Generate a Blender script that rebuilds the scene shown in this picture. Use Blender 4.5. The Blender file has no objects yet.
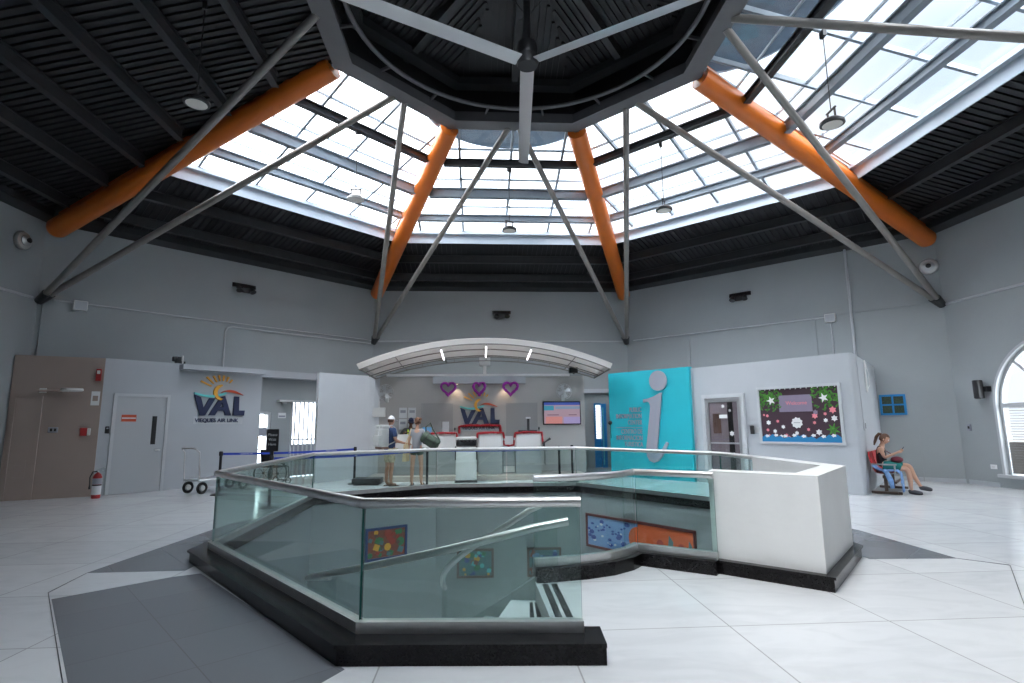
import bpy, bmesh, math, random
from mathutils import Vector, Matrix
sc = bpy.context.scene
C = sc.collection
R_ = math.radians
sin, cos, tan, pi = math.sin, math.cos, math.tan, math.pi
random.seed(7)

# ---------------------------------------------------------------- camera, sky, light, exposure
cam_d = bpy.data.cameras.new('camera'); cam = bpy.data.objects.new('camera', cam_d); C.objects.link(cam)
F_, P_, Y_, RO_ = 546.42, R_(8.723), R_(3.473), R_(-0.516)
f_ = Vector((sin(Y_)*cos(P_), cos(Y_)*cos(P_), sin(P_)))
r_ = Vector((cos(Y_), -sin(Y_), 0)); u_ = r_.cross(f_)
r2 = r_*cos(RO_)+u_*sin(RO_); u2 = -r_*sin(RO_)+u_*cos(RO_)
m = Matrix((r2, u2, -f_)).transposed().to_4x4(); m.translation = Vector((-0.82, -8.463, 1.5))
cam.matrix_world = m
cam_d.sensor_width = 36; cam_d.lens = F_/1024*36; cam_d.clip_start = .05; cam_d.clip_end = 300
sc.camera = cam

w = bpy.data.worlds.new('sky'); sc.world = w; w.use_nodes = True
nt = w.node_tree; bg = nt.nodes['Background']
tc = nt.nodes.new('ShaderNodeTexCoord'); sx = nt.nodes.new('ShaderNodeSeparateXYZ'); nz = nt.nodes.new('ShaderNodeTexNoise')
nz.inputs['Scale'].default_value = 2.2; nz.inputs['Detail'].default_value = 5
rp = nt.nodes.new('ShaderNodeValToRGB')
rp.color_ramp.elements[0].position = .35; rp.color_ramp.elements[0].color = (.72, .84, 1, 1)
rp.color_ramp.elements[1].position = .6; rp.color_ramp.elements[1].color = (1, 1, 1, 1)
nt.links.new(tc.outputs['Generated'], nz.inputs['Vector']); nt.links.new(nz.outputs['Fac'], rp.inputs['Fac'])
nt.links.new(rp.outputs['Color'], bg.inputs['Color'])
dp = nt.nodes.new('ShaderNodeVectorMath'); dp.operation = 'DOT_PRODUCT'; dp.inputs[1].default_value = (-.75, -.65, 0)
nt.links.new(tc.outputs['Generated'], dp.inputs[0])          # thin cloud, brightest towards the south-west where the sun stands
wr_ = nt.nodes.new('ShaderNodeMapRange'); wr_.inputs['From Min'].default_value = -.85; wr_.inputs['From Max'].default_value = .6
wr_.inputs['To Min'].default_value = 1.15; wr_.inputs['To Max'].default_value = 17.0
nt.links.new(dp.outputs['Value'], wr_.inputs['Value']); nt.links.new(wr_.outputs[0], bg.inputs['Strength'])
sun_d = bpy.data.lights.new('sun', 'SUN'); sun_d.energy = 1.6; sun_d.angle = R_(24); sun_d.color = (1, .96, .9)
sun = bpy.data.objects.new('sun', sun_d); C.objects.link(sun); sun.rotation_euler = Vector((-.35, -.25, 1)).to_track_quat('Z', 'Y').to_euler(); sun.location = (0, 0, 30)
sc.view_settings.view_transform = 'Standard'; sc.view_settings.look = 'None'; sc.view_settings.gamma = 1
sc.view_settings.use_curve_mapping = False; sc.view_settings.exposure = 0.12
sc.cycles.use_denoising = True
sc.cycles.transparent_max_bounces = 24
sc.cycles.max_bounces = 10; sc.cycles.diffuse_bounces = 6; sc.cycles.glossy_bounces = 4
sc.cycles.caustics_reflective = False; sc.cycles.caustics_refractive = False
sc.cycles.sample_clamp_indirect = 6

# ---------------------------------------------------------------- materials
def mat(name, col, rough=.6, metal=0, noise=0, nscale=5, bump=0, bscale=40, spec=None, emit=None, emits=0, coat=0):
    m = bpy.data.materials.new(name); m.use_nodes = True; t = m.node_tree; b = t.nodes['Principled BSDF']
    b.inputs['Base Color'].default_value = (*col, 1); b.inputs['Roughness'].default_value = rough; b.inputs['Metallic'].default_value = metal
    if spec is not None: b.inputs['Specular IOR Level'].default_value = spec
    if coat: b.inputs['Coat Weight'].default_value = coat; b.inputs['Coat Roughness'].default_value = .05
    if emit: b.inputs['Emission Color'].default_value = (*emit, 1); b.inputs['Emission Strength'].default_value = emits
    tcn = t.nodes.new('ShaderNodeTexCoord')
    if noise:
        n = t.nodes.new('ShaderNodeTexNoise'); n.inputs['Scale'].default_value = nscale; n.inputs['Detail'].default_value = 4
        r = t.nodes.new('ShaderNodeValToRGB')
        r.color_ramp.elements[0].position = .3; r.color_ramp.elements[0].color = (*[c*(1-noise) for c in col], 1)
        r.color_ramp.elements[1].position = .7; r.color_ramp.elements[1].color = (*[min(1, c*(1+noise)) for c in col], 1)
        t.links.new(tcn.outputs['Object'], n.inputs['Vector']); t.links.new(n.outputs['Fac'], r.inputs['Fac']); t.links.new(r.outputs['Color'], b.inputs['Base Color'])
    if bump:
        n = t.nodes.new('ShaderNodeTexNoise'); n.inputs['Scale'].default_value = bscale
        bp = t.nodes.new('ShaderNodeBump'); bp.inputs['Strength'].default_value = bump; bp.inputs['Distance'].default_value = .02
        t.links.new(tcn.outputs['Object'], n.inputs['Vector']); t.links.new(n.outputs['Fac'], bp.inputs['Height']); t.links.new(bp.outputs['Normal'], b.inputs['Normal'])
    return m
def glassmat(name, tint, refl=1.0, rough=.01):
    m = bpy.data.materials.new(name); m.use_nodes = True; t = m.node_tree; t.nodes.clear()
    o = t.nodes.new('ShaderNodeOutputMaterial'); mx = t.nodes.new('ShaderNodeMixShader'); tr = t.nodes.new('ShaderNodeBsdfTransparent')
    g = t.nodes.new('ShaderNodeBsdfGlossy'); fr = t.nodes.new('ShaderNodeFresnel'); mu = t.nodes.new('ShaderNodeMath'); mu.operation = 'MULTIPLY'
    ge = t.nodes.new('ShaderNodeNewGeometry'); mr = t.nodes.new('ShaderNodeMapRange'); mr.inputs['To Min'].default_value = 1.5; mr.inputs['To Max'].default_value = 1/1.5
    t.links.new(ge.outputs['Backfacing'], mr.inputs['Value']); t.links.new(mr.outputs[0], fr.inputs['IOR']); mu.inputs[1].default_value = refl; tr.inputs['Color'].default_value = (*tint, 1); g.inputs['Roughness'].default_value = rough
    t.links.new(fr.outputs[0], mu.inputs[0]); t.links.new(mu.outputs[0], mx.inputs[0]); t.links.new(tr.outputs[0], mx.inputs[1]); t.links.new(g.outputs[0], mx.inputs[2]); t.links.new(mx.outputs[0], o.inputs[0])
    return m
def fabric_mat():
    m = mat('canopy_fabric', (.80, .78, .76), .8); t = m.node_tree; b = t.nodes['Principled BSDF']; o = t.nodes['Material Output']
    tr = t.nodes.new('ShaderNodeBsdfTranslucent'); tr.inputs['Color'].default_value = (.74, .70, .67, 1); mx = t.nodes.new('ShaderNodeMixShader'); mx.inputs[0].default_value = .4
    t.links.new(b.outputs[0], mx.inputs[1]); t.links.new(tr.outputs[0], mx.inputs[2]); t.links.new(mx.outputs[0], o.inputs['Surface']); return m
def marble():
    m = bpy.data.materials.new('marble_floor'); m.use_nodes = True; t = m.node_tree; b = t.nodes['Principled BSDF']
    tcn = t.nodes.new('ShaderNodeTexCoord'); br = t.nodes.new('ShaderNodeTexBrick'); mp = t.nodes.new('ShaderNodeMapping')
    mp.inputs['Rotation'].default_value = (0, 0, R_(0)); mp.inputs['Location'].default_value = (.2, .45, 0)
    br.offset = 0.0; br.inputs['Scale'].default_value = 1; br.inputs['Brick Width'].default_value = 1.25; br.inputs['Row Height'].default_value = 1.25
    br.inputs['Mortar Size'].default_value = .006; br.inputs['Mortar Smooth'].default_value = .2; br.inputs['Bias'].default_value = 0
    br.inputs['Color1'].default_value = (.76, .77, .775, 1); br.inputs['Color2'].default_value = (.70, .71, .72, 1); br.inputs['Mortar'].default_value = (.42, .42, .42, 1)
    n = t.nodes.new('ShaderNodeTexNoise'); n.inputs['Scale'].default_value = 1.6; n.inputs['Detail'].default_value = 8; n.inputs['Distortion'].default_value = 1.6
    mp2 = t.nodes.new('ShaderNodeMapping'); mp2.inputs['Scale'].default_value = (1, 2.4, 1); mp2.inputs['Rotation'].default_value = (0, 0, .5)
    r = t.nodes.new('ShaderNodeValToRGB'); r.color_ramp.elements[0].position = .42; r.color_ramp.elements[0].color = (1, 1, 1, 1)
    r.color_ramp.elements[1].position = .75; r.color_ramp.elements[1].color = (.89, .895, .90, 1)
    mx = t.nodes.new('ShaderNodeMixRGB'); mx.blend_type = 'MULTIPLY'; mx.inputs[0].default_value = 1
    L = t.links.new
    L(tcn.outputs['Object'], mp.inputs[0]); L(mp.outputs[0], br.inputs['Vector']); L(tcn.outputs['Object'], mp2.inputs[0]); L(mp2.outputs[0], n.inputs['Vector'])
    L(n.outputs['Fac'], r.inputs['Fac']); L(br.outputs['Color'], mx.inputs[1]); L(r.outputs['Color'], mx.inputs[2]); L(mx.outputs[0], b.inputs['Base Color'])
    b.inputs['Roughness'].default_value = .16; b.inputs['Specular IOR Level'].default_value = .5
    return m
def greytile():
    m = bpy.data.materials.new('grey_tile'); m.use_nodes = True; t = m.node_tree; b = t.nodes['Principled BSDF']
    tcn = t.nodes.new('ShaderNodeTexCoord'); br = t.nodes.new('ShaderNodeTexBrick'); mp = t.nodes.new('ShaderNodeMapping')
    mp.inputs['Rotation'].default_value = (0, 0, R_(50)); br.offset = 0.0
    br.inputs['Scale'].default_value = 1; br.inputs['Brick Width'].default_value = .62; br.inputs['Row Height'].default_value = .62
    br.inputs['Mortar Size'].default_value = .004; br.inputs['Color1'].default_value = (.185, .195, .21, 1); br.inputs['Color2'].default_value = (.17, .18, .195, 1); br.inputs['Mortar'].default_value = (.15, .15, .16, 1)
    t.links.new(tcn.outputs['Object'], mp.inputs[0]); t.links.new(mp.outputs[0], br.inputs['Vector']); t.links.new(br.outputs['Color'], b.inputs['Base Color'])
    b.inputs['Roughness'].default_value = .2
    return m
M = dict(
 wall=mat('wall_paint', (.33, .358, .367), .75, noise=.04, nscale=.7, bump=.1, bscale=20),
 wall_up=mat('upper_wall_paint', (.50, .51, .51), .8, noise=.03, nscale=.6),
 boxwall=mat('booth_paint', (.44, .465, .495), .6, noise=.03, nscale=1),
 pink=mat('warm_beige_paint', (.34, .27, .24), .6, noise=.04, nscale=1),
 cntr=mat('counter_wall_paint', (.44, .425, .41), .7, noise=.03, nscale=1),
 panelw=mat('panel_paint', (.58, .60, .63), .35, noise=.03, nscale=1),
 turq=mat('turquoise_paint', (.015, .42, .50), .45, noise=.05, nscale=1.5),
 sign_grey=mat('sign_grey', (.30, .31, .36), .5),
 deck=mat('dark_roof_deck', (.016, .017, .019), .5, noise=.1),
 steel_d=mat('dark_painted_steel', (.028, .03, .033), .45, noise=.1),
 ringm=mat('ring_grey_paint', (.13, .13, .137), .5, noise=.05),
 purlin=mat('blue_grey_painted_steel', (.24, .28, .32), .4, noise=.1, nscale=3),
 curb=mat('curb_pale_steel', (.46, .52, .58), .4),
 orange=mat('orange_paint', (.60, .14, .012), .36, noise=.06, nscale=2),
 rod=mat('brushed_rod', (.23, .215, .20), .42, metal=.3, noise=.08),
 steel=mat('stainless_steel', (.74, .73, .72), .36, metal=1, noise=.05, nscale=12),
 alu=mat('aluminium', (.66, .67, .68), .35, metal=.9),
 black=mat('black_plastic', (.012, .012, .014), .4),
 granite=mat('black_granite', (.007, .006, .007), .22, noise=.5, nscale=60, spec=.22),
 blackm=mat('black_metal', (.02, .02, .022), .45),
 white=mat('white_paint', (.76, .765, .77), .5, noise=.02),
 offw=mat('offwhite_plastic', (.66, .66, .65), .5),
 paper=mat('paper', (.72, .73, .74), .8), papert=mat('printed_grey', (.35, .36, .4), .8),
 parapet=mat('parapet_paint', (.80, .80, .79), .55, noise=.035, nscale=2.2, bump=.1, bscale=8),
 navy=mat('navy_lettering', (.012, .02, .07), .5), teal=mat('teal_wave', (.15, .62, .62), .5), red=mat('red_paint', (.36, .02, .02), .45), yellow=mat('sun_yellow', (.85, .42, .05), .5), redor=mat('red_orange', (.55, .08, .03), .5),
 redt=mat('red_tinsel', (.45, .01, .02), .35, metal=.3, bump=.8, bscale=160), purple=mat('purple_tinsel', (.32, .01, .34), .4, metal=.2, bump=.8, bscale=160),
 belt=mat('blue_belt', (.012, .05, .42), .6),
 skin=mat('skin', (.52, .30, .21), .6), skin2=mat('tanned_skin', (.40, .22, .15), .6), skind=mat('brown_skin', (.16, .08, .05), .6), hair=mat('brown_hair', (.10, .045, .025), .6, bump=.5, bscale=120), hair2=mat('auburn_hair', (.12, .045, .02), .6, bump=.5, bscale=120), lip=mat('lip', (.42, .12, .10), .5), eyew=mat('eye_white', (.8, .8, .8), .3), eyed=mat('eye_dark', (.03, .02, .015), .3),
 shirt_b=mat('navy_cotton', (.03, .06, .15), .85), khaki=mat('khaki_cotton', (.42, .38, .26), .85, noise=.3, nscale=14), greyt=mat('grey_cotton', (.28, .29, .32), .85), olive=mat('olive_canvas', (.06, .09, .065), .8, noise=.1), cream=mat('cream_canvas', (.60, .47, .29), .85), pack=mat('pale_grey_nylon', (.46, .48, .48), .7), cap=mat('white_cap', (.75, .75, .76), .8), hivis=mat('hivis_yellow', (.60, .75, .03), .7),
 tealc=mat('teal_skirt', (.01, .17, .16), .85), maroon=mat('maroon_bag', (.16, .02, .04), .7), denim=mat('light_blue_cloth', (.20, .36, .66), .9, noise=.25, nscale=12, bump=.4, bscale=15), shoe=mat('dark_shoe', (.05, .05, .06), .7), redseat=mat('red_seat', (.55, .03, .035), .45), greys=mat('grey_seat_shell', (.33, .33, .34), .4, metal=.3), brownm=mat('brown_rail', (.12, .085, .07), .5), sandal=mat('brown_sandal', (.10, .05, .03), .7),
 bluep=mat('blue_frame_paint', (.01, .22, .52), .4), greenc=mat('dark_green_screen', (.04, .06, .035), .7, noise=.5, nscale=40), beigef=mat('beige_panel', (.47, .42, .38), .6), deskl=mat('grey_laminate', (.33, .345, .35), .45),
 doorg=mat('grey_door_paint', (.42, .44, .46), .5), frame=mat('grey_door_frame', (.50, .52, .54), .45), doorc=mat('taupe_door_paint', (.34, .335, .33), .5), blind=mat('dark_blind', (.30, .25, .27), .6),
 rubber=mat('black_rubber', (.015, .015, .015), .7), green=mat('green_label', (.02, .35, .10), .5), leaf=mat('leaf_green', (.05, .19, .02), .7, noise=.5, nscale=14), pinkp=mat('pink_paper', (.75, .22, .26), .7), boardp=mat('plum_paper', (.05, .025, .038), .8), seab=mat('sea_blue_paper', (.01, .19, .42), .6), mauve=mat('mauve_sheet', (.23, .19, .27), .6), whitep=mat('white_paper_cutout', (.80, .80, .80), .7),
 foliage=mat('yellow_foliage', (.62, .42, .05), .8, noise=.4), ground=mat('outside_ground', (.5, .5, .48), .9),
 eave=mat('blue_grey_eave', (.05, .09, .13), .5, noise=.2), redd=mat('dark_red_frame', (.13, .02, .02), .5), woodf=mat('brown_frame', (.13, .07, .05), .5), bluef=mat('blue_art_frame', (.03, .06, .18), .5),
 fabric=fabric_mat(), marble=marble(), grey=greytile(),
 glass=glassmat('balustrade_glass', (.85, .935, .92), 1.0), glass_clear=glassmat('clear_glass', (.94, .97, .965), .8), gedge=mat('glass_edge', (.03, .13, .115), .15), sky_glass=glassmat('skylight_glass', (.96, .975, .99), .6), darkglass=glassmat('window_glass', (.92, .92, .93), 1.0),
 lampw=mat('lamp_lens', (.75, .73, .68), .5, emit=(1, .9, .8), emits=.02), tube=mat('tube_light', (1, 1, 1), .4, emit=(1, .92, 1), emits=3.0), spot=mat('spot_glow', (1, .8, .6), .4, emit=(1, .7, .45), emits=4.0),
)

# ---------------------------------------------------------------- mesh helpers
class MB:
    def __init__(s): s.bm = bmesh.new(); s.mi = 0
    def _f(s, vs, smooth=False):
        try:
            f = s.bm.faces.new(vs); f.material_index = s.mi; f.smooth = smooth; return f
        except ValueError: return None
    def hexa(s, p, edge_mi=None):
        v = [s.bm.verts.new(q) for q in p]
        for k, i in enumerate(((3, 2, 1, 0), (4, 5, 6, 7), (0, 1, 5, 4), (1, 2, 6, 5), (2, 3, 7, 6), (3, 0, 4, 7))):
            f = s._f([v[j] for j in i])
            if edge_mi is not None and k in (0, 1, 3, 5): f.material_index = edge_mi
        return s
    def box(s, x0, x1, y0, y1, z0, z1, edge_mi=None):
        return s.hexa([(x0, y0, z0), (x1, y0, z0), (x1, y1, z0), (x0, y1, z0), (x0, y0, z1), (x1, y0, z1), (x1, y1, z1), (x0, y1, z1)], edge_mi)
    def rbox(s, x0, x1, y0, y1, z0, z1, b=.02, seg=2):
        n0 = len(s.bm.verts); t = bmesh.new(); bmesh.ops.create_cube(t, size=1)
        for v in t.verts: v.co = Vector(((x0+x1)/2+v.co.x*(x1-x0), (y0+y1)/2+v.co.y*(y1-y0), (z0+z1)/2+v.co.z*(z1-z0)))
        bmesh.ops.bevel(t, geom=t.edges[:], offset=b, segments=seg, affect='EDGES', profile=.6)
        return s.merge(t, True)
    def merge(s, t, smooth=False, mtx=None):
        mp = {}
        for v in t.verts: mp[v] = s.bm.verts.new(mtx @ v.co if mtx else v.co)
        for f in t.faces: s._f([mp[v] for v in f.verts], smooth or f.smooth)
        t.free(); return s
    def bar(s, a, b, w, h, up=(0, 0, 1)):
        a, b = Vector(a), Vector(b); d = (b-a).normalized(); up = Vector(up)
        sd = d.cross(up)
        if sd.length < 1e-4: sd = d.cross(Vector((1, 0, 0)))
        sd.normalize(); u = sd.cross(d).normalized(); sd *= w/2; u *= h/2
        return s.hexa([a-sd-u, a+sd-u, b+sd-u, b-sd-u, a-sd+u, a+sd+u, b+sd+u, b-sd+u])
    def tube(s, pts, r, n=12, closed=False, ry=None, cap=True):
        pts = [Vector(p) for p in pts]; rings = []; N = len(pts)
        rr = r if isinstance(r, (list, tuple)) else [r]*N
        prev = None
        for i, p in enumerate(pts):
            if closed: d = (pts[(i+1) % N]-pts[i-1])
            elif i == 0: d = pts[1]-p
            elif i == N-1: d = p-pts[-2]
            else: d = (pts[i+1]-p).normalized()+(p-pts[i-1]).normalized()
            d.normalize()
            if prev is None:
                up = Vector((0, 0, 1)) if abs(d.z) < .95 else Vector((1, 0, 0)); sd = d.cross(up).normalized()
            else:
                sd = (prev-d*prev.dot(d)).normalized()
            prev = sd; u = sd.cross(d).normalized()
            rings.append([s.bm.verts.new(p+(sd*cos(2*pi*k/n)*rr[i])+(u*sin(2*pi*k/n)*(ry or rr[i]))) for k in range(n)])
        for i in range(N if closed else N-1):
            A, B = rings[i], rings[(i+1) % N]
            for k in range(n): s._f([A[k], A[(k+1) % n], B[(k+1) % n], B[k]], True)
        if cap and not closed:
            s._f(rings[0]); s._f(rings[-1][::-1])
        return s
    def cyl(s, c, r, h, n=24, r2=None, axis='z'):
        c = Vector(c); r2 = r if r2 is None else r2; ax = {'z': Vector((0, 0, 1)), 'x': Vector((1, 0, 0)), 'y': Vector((0, 1, 0))}[axis]
        return s.tube([c, c+ax*h], [r, r2], n)
    def lathe(s, prof, c=(0, 0, 0), n=24, mtx=None):
        c = Vector(c); rings = []
        for r, z in prof:
            row = []
            for k in range(n):
                q = Vector((r*cos(2*pi*k/n), r*sin(2*pi*k/n), z)); row.append(s.bm.verts.new((mtx @ q if mtx else q)+c))
            rings.append(row)
        for A, B in zip(rings, rings[1:]):
            for k in range(n): s._f([A[k], A[(k+1) % n], B[(k+1) % n], B[k]], True)
        s._f(rings[0][::-1]); s._f(rings[-1]); return s
    def prism(s, poly, z0, z1, smooth=False):
        lo = [s.bm.verts.new((x, y, z0)) for x, y in poly]; hi = [s.bm.verts.new((x, y, z1)) for x, y in poly]; n = len(poly)
        s._f(lo[::-1]); s._f(hi)
        for i in range(n): s._f([lo[i], lo[(i+1) % n], hi[(i+1) % n], hi[i]], smooth)
        return s
    def extr(s, poly, y0, y1):   # polygon in x,z extruded along y
        lo = [s.bm.verts.new((x, y0, z)) for x, z in poly]; hi = [s.bm.verts.new((x, y1, z)) for x, z in poly]; n = len(poly)
        s._f(lo); s._f(hi[::-1])
        for i in range(n): s._f([lo[(i+1) % n], lo[i], hi[i], hi[(i+1) % n]])
        return s
    def ball(s, c, r, n=16, m=10, sc_=(1, 1, 1)):
        t = bmesh.new(); bmesh.ops.create_uvsphere(t, u_segments=n, v_segments=m, radius=r)
        for v in t.verts: v.co = Vector((v.co.x*sc_[0], v.co.y*sc_[1], v.co.z*sc_[2]))+Vector(c)
        return s.merge(t, True)
    def build(s, name, mt, parent=None, tri=False):
        bmesh.ops.recalc_face_normals(s.bm, faces=s.bm.faces[:])
        me = bpy.data.meshes.new(name); s.bm.to_mesh(me); s.bm.free()
        for q in (mt if isinstance(mt, (list, tuple)) else [mt]): me.materials.append(M[q] if isinstance(q, str) else q)
        try: me.set_sharp_from_angle(angle=R_(38))
        except Exception: pass
        o = bpy.data.objects.new(name, me); C.objects.link(o)
        if parent: o.parent = parent
        return o
def tag(o, label=None, cat=None, group=None, kind=None):
    if label: o['label'] = label
    if cat: o['category'] = cat
    if group: o['group'] = group
    if kind: o['kind'] = kind
    return o
def thing(name, label, cat, loc=(0, 0, 0), rz=0, group=None, rot=None):
    o = bpy.data.objects.new(name, None); C.objects.link(o); o.location = loc; o.rotation_euler = rot or (0, 0, rz); o.empty_display_size = .1
    return tag(o, label, cat, group)
def struct(name, mb, mt): return tag(mb.build(name, mt), kind='structure')
def copy_tree(o, parent=None):
    c = o.copy(); C.objects.link(c)
    if parent: c.parent = parent
    for ch in list(o.children): copy_tree(ch, c)
    return c
def text(name, body, size, mt, parent, loc, depth=.01, align='LEFT', sx=1.0, bold=0, sp=1.0):
    cu = bpy.data.curves.new(name, 'FONT'); cu.body = body; cu.size = size; cu.extrude = depth/2; cu.align_x = align; cu.offset = bold; cu.space_character = sp
    t = bpy.data.objects.new('tmp', cu); C.objects.link(t); dg = bpy.context.evaluated_depsgraph_get(); dg.update()
    me = bpy.data.meshes.new_from_object(t.evaluated_get(dg)); bpy.data.objects.remove(t)
    for v in me.vertices:
        x, y, z = v.co; v.co = (x*sx, -z, y)
    me.materials.clear(); me.materials.append(M[mt]); me.name = name
    bm = bmesh.new(); bm.from_mesh(me); bmesh.ops.recalc_face_normals(bm, faces=bm.faces[:]); bm.to_mesh(me); bm.free()
    o = bpy.data.objects.new(name, me); C.objects.link(o); o.location = loc; o.parent = parent
    return o
def offset(pts, d, closed=False):
    n = len(pts); out = []
    for i in range(n):
        p = Vector(pts[i][:2])
        a = Vector(pts[i-1][:2]) if (closed or i > 0) else None; b = Vector(pts[(i+1) % n][:2]) if (closed or i < n-1) else None
        n1 = n2 = None
        if a is not None: e = (p-a).normalized(); n1 = Vector((-e.y, e.x))
        if b is not None: e = (b-p).normalized(); n2 = Vector((-e.y, e.x))
        if n1 is None: q = n2
        elif n2 is None: q = n1
        else: q = (n1+n2)/(1+n1.dot(n2))
        out.append((p.x+q.x*d, p.y+q.y*d))
    return out
def band(mb, pts, d0, d1, z0, z1, closed=False, edge_mi=None):
    A, B = offset(pts, d0, closed), offset(pts, d1, closed); n = len(pts)
    for i in range(n if closed else n-1):
        j = (i+1) % n
        mb.hexa([(*A[i], z0), (*A[j], z0), (*B[j], z0), (*B[i], z0), (*A[i], z1), (*A[j], z1), (*B[j], z1), (*B[i], z1)], edge_mi)
    return mb

# ---------------------------------------------------------------- room shell
RW, ZW = 12.0, 6.56
RR, ZR = 3.97, 8.53
T8 = tan(R_(22.5)); C8 = cos(R_(22.5))
AW, AR = RW*C8, RR*C8
SL = (ZR-ZW)/(AW-AR)
def V8(k, r): a = R_(22.5+45*k); return (r*sin(a), r*cos(a))     # k=0: back right, k=-1: back left ...
def zroof(a): return ZW+(AW-a)*SL

names = {0: 'wall_back', 45: 'wall_back_right', 90: 'wall_right', 135: 'wall_front_right', 180: 'wall_front', 225: 'wall_front_left', 270: 'wall_left', 315: 'wall_back_left'}
WIN = dict(yc=2.07, r=1.43, z0=.3, zs=1.85)
OPEN = {315: [(.5, .95, .35, 1.9), (1.73, 2.66, 0, 2.28)], 0: [(3.34, 3.54, 0, 2.2)]}
def arch_poly(n=24):
    yc, r = WIN['yc'], WIN['r']
    return [(yc-r, WIN['z0']), (yc+r, WIN['z0'])]+[(yc+r*cos(pi*i/n), WIN['zs']+r*sin(pi*i/n)) for i in range(n+1)]
for az, nm in names.items():
    mb = MB(); a = R_(az); t = AW*T8
    if az == 90:
        # wall with arched opening, built as one plate with a hole
        bm = mb.bm; outer = [(-t, 0), (t, 0), (t, ZW), (-t, ZW)]; inner = arch_poly()
        for x in (AW, AW+.25):
            vo = [bm.verts.new((x, y, z)) for y, z in outer]; vi = [bm.verts.new((x, y, z)) for y, z in inner]
            es = [bm.edges.new((vo[i], vo[(i+1) % 4])) for i in range(4)]
            for i in range(len(vi)):
                if (vi[i].co-vi[(i+1) % len(vi)].co).length > 1e-5: es.append(bm.edges.new((vi[i], vi[(i+1) % len(vi)])))
            bmesh.ops.triangle_fill(bm, edges=es, use_beauty=True)
            if x == AW: v0 = vi
        for i in range(len(v0)):
            j = (i+1) % len(v0); mb._f([v0[i], v0[j], vi[j], vi[i]])
    else:
        d = Vector((sin(a), cos(a), 0)); s = Vector((cos(a), -sin(a), 0))
        def slab(t0, t1, z0, z1):
            P = [d*AW+s*t0, d*AW+s*t1, d*(AW+.25)+s*(t1+(.1 if t1 == t else 0)), d*(AW+.25)+s*(t0-(.1 if t0 == -t else 0))]
            mb.hexa([Vector((p.x, p.y, z0)) for p in P]+[Vector((p.x, p.y, z1)) for p in P])
        x = -t
        for t0, t1, z0, z1 in OPEN.get(az, []):
            slab(x, t0, 0, ZW)
            if z0 > 0: slab(t0, t1, 0, z0)
            slab(t0, t1, z1, ZW); x = t1
        slab(x, t, 0, ZW)
    struct(nm, mb, 'wall')
    if az not in (90, 315, 0):
        b = MB(); d = Vector((sin(a), cos(a), 0)); s = Vector((cos(a), -sin(a), 0))
        P = [d*(AW-.015)-s*t, d*(AW-.015)+s*t, d*AW+s*t, d*AW-s*t]
        b.hexa([Vector((p.x, p.y, 0)) for p in P]+[Vector((p.x, p.y, .1)) for p in P]); struct('baseboard_'+nm[5:], b, 'boxwall')
b = MB(); b.box(AW-.015, AW, -4.5, WIN['yc']-WIN['r']-.2, 0, .1); b.box(AW-.015, AW, WIN['yc']+WIN['r']+.2, 4.5, 0, .1); struct('baseboard_right', b, 'boxwall')

# stairwell outline (centre line of the balustrade, clockwise from the near right end)
E1 = (-.12, -4.58); P1 = (-1.62, -4.47); P2 = (-3.89, -1.69); P3 = (-4.09, 2.81); P4 = (-1.78, 4.25); P5 = (1.38, 4.2); P6 = (3.44, 1.18); P7 = (3.43, -.46)
Q1 = (3.28, -2.2); Q2 = (2.30, -3.22); FV = (.90, -2.28)
CURVE = [(.90, -2.28), (.72, -2.50), (.50, -2.66), (.22, -2.77), (-.05, -2.83), (-.28, -2.86)]
HOLE = [(-.25, -4.58), P1, P2, P3, P4, P5, P6, P7, Q1, Q2]+CURVE
# floor with the hole
mb = MB(); bm = mb.bm
outer = [V8(k, RW+.3) for k in range(8)]
for z in (0, -.3):
    vo = [bm.verts.new((*p, z)) for p in outer]; vi = [bm.verts.new((*p, z)) for p in HOLE]
    es = [bm.edges.new((l[i], l[(i+1) % len(l)])) for l in (vo, vi) for i in range(len(l))]
    bmesh.ops.triangle_fill(bm, edges=es, use_beauty=True)
    if z == 0: a0, b0 = vo, vi
for l0, l1 in ((a0, vo), (b0, vi)):
    for i in range(len(l0)): mb._f([l0[i], l0[(i+1) % len(l0)], l1[(i+1) % len(l0)], l1[i]])
struct('floor', mb, 'marble')
# grey granite inlays of the star pattern around the stairwell
def inlay(poly, m_='grey', z=.003):
    struct('floor_inlay', MB().prism(poly, 0, z), m_)
inlay([(-4.63, -3.06), (-3.95, -2.40), (-3.72, -2.28), (-1.66, -4.72), (-2.3, -5.9), (-3.27, -4.78)])
inlay([(-4.95, -2.14), (-3.95, -2.14), (-4.0, 2.6), (-4.75, .75)])
inlay([(4.46, -2.42), (3.5, -2.36), (3.5, .9), (4.5, -.75)])
inlay([(-4.62, 3.35), (-4.1, 3.15), (-1.9, 4.5), (-2.1, 5.3)]); inlay([(-1.6, 4.75), (1.3, 4.7), (1.0, 5.5), (-1.2, 5.5)])
def joint(a, b_, w_=.006): struct('floor_joint', MB().bar((*a, .001), (*b_, .001), w_, .004), 'blackm')
for a_, b_ in (((-4.95, -2.14), (-4.82, -2.84)), ((-4.82, -2.84), (-3.0, -5.16)), ((4.46, -2.42), (4.75, -2.75)), ((4.75, -2.75), (2.7, -5.0)), ((-4.95, -2.14), (-4.75, .75))): joint(a_, b_)
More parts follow.
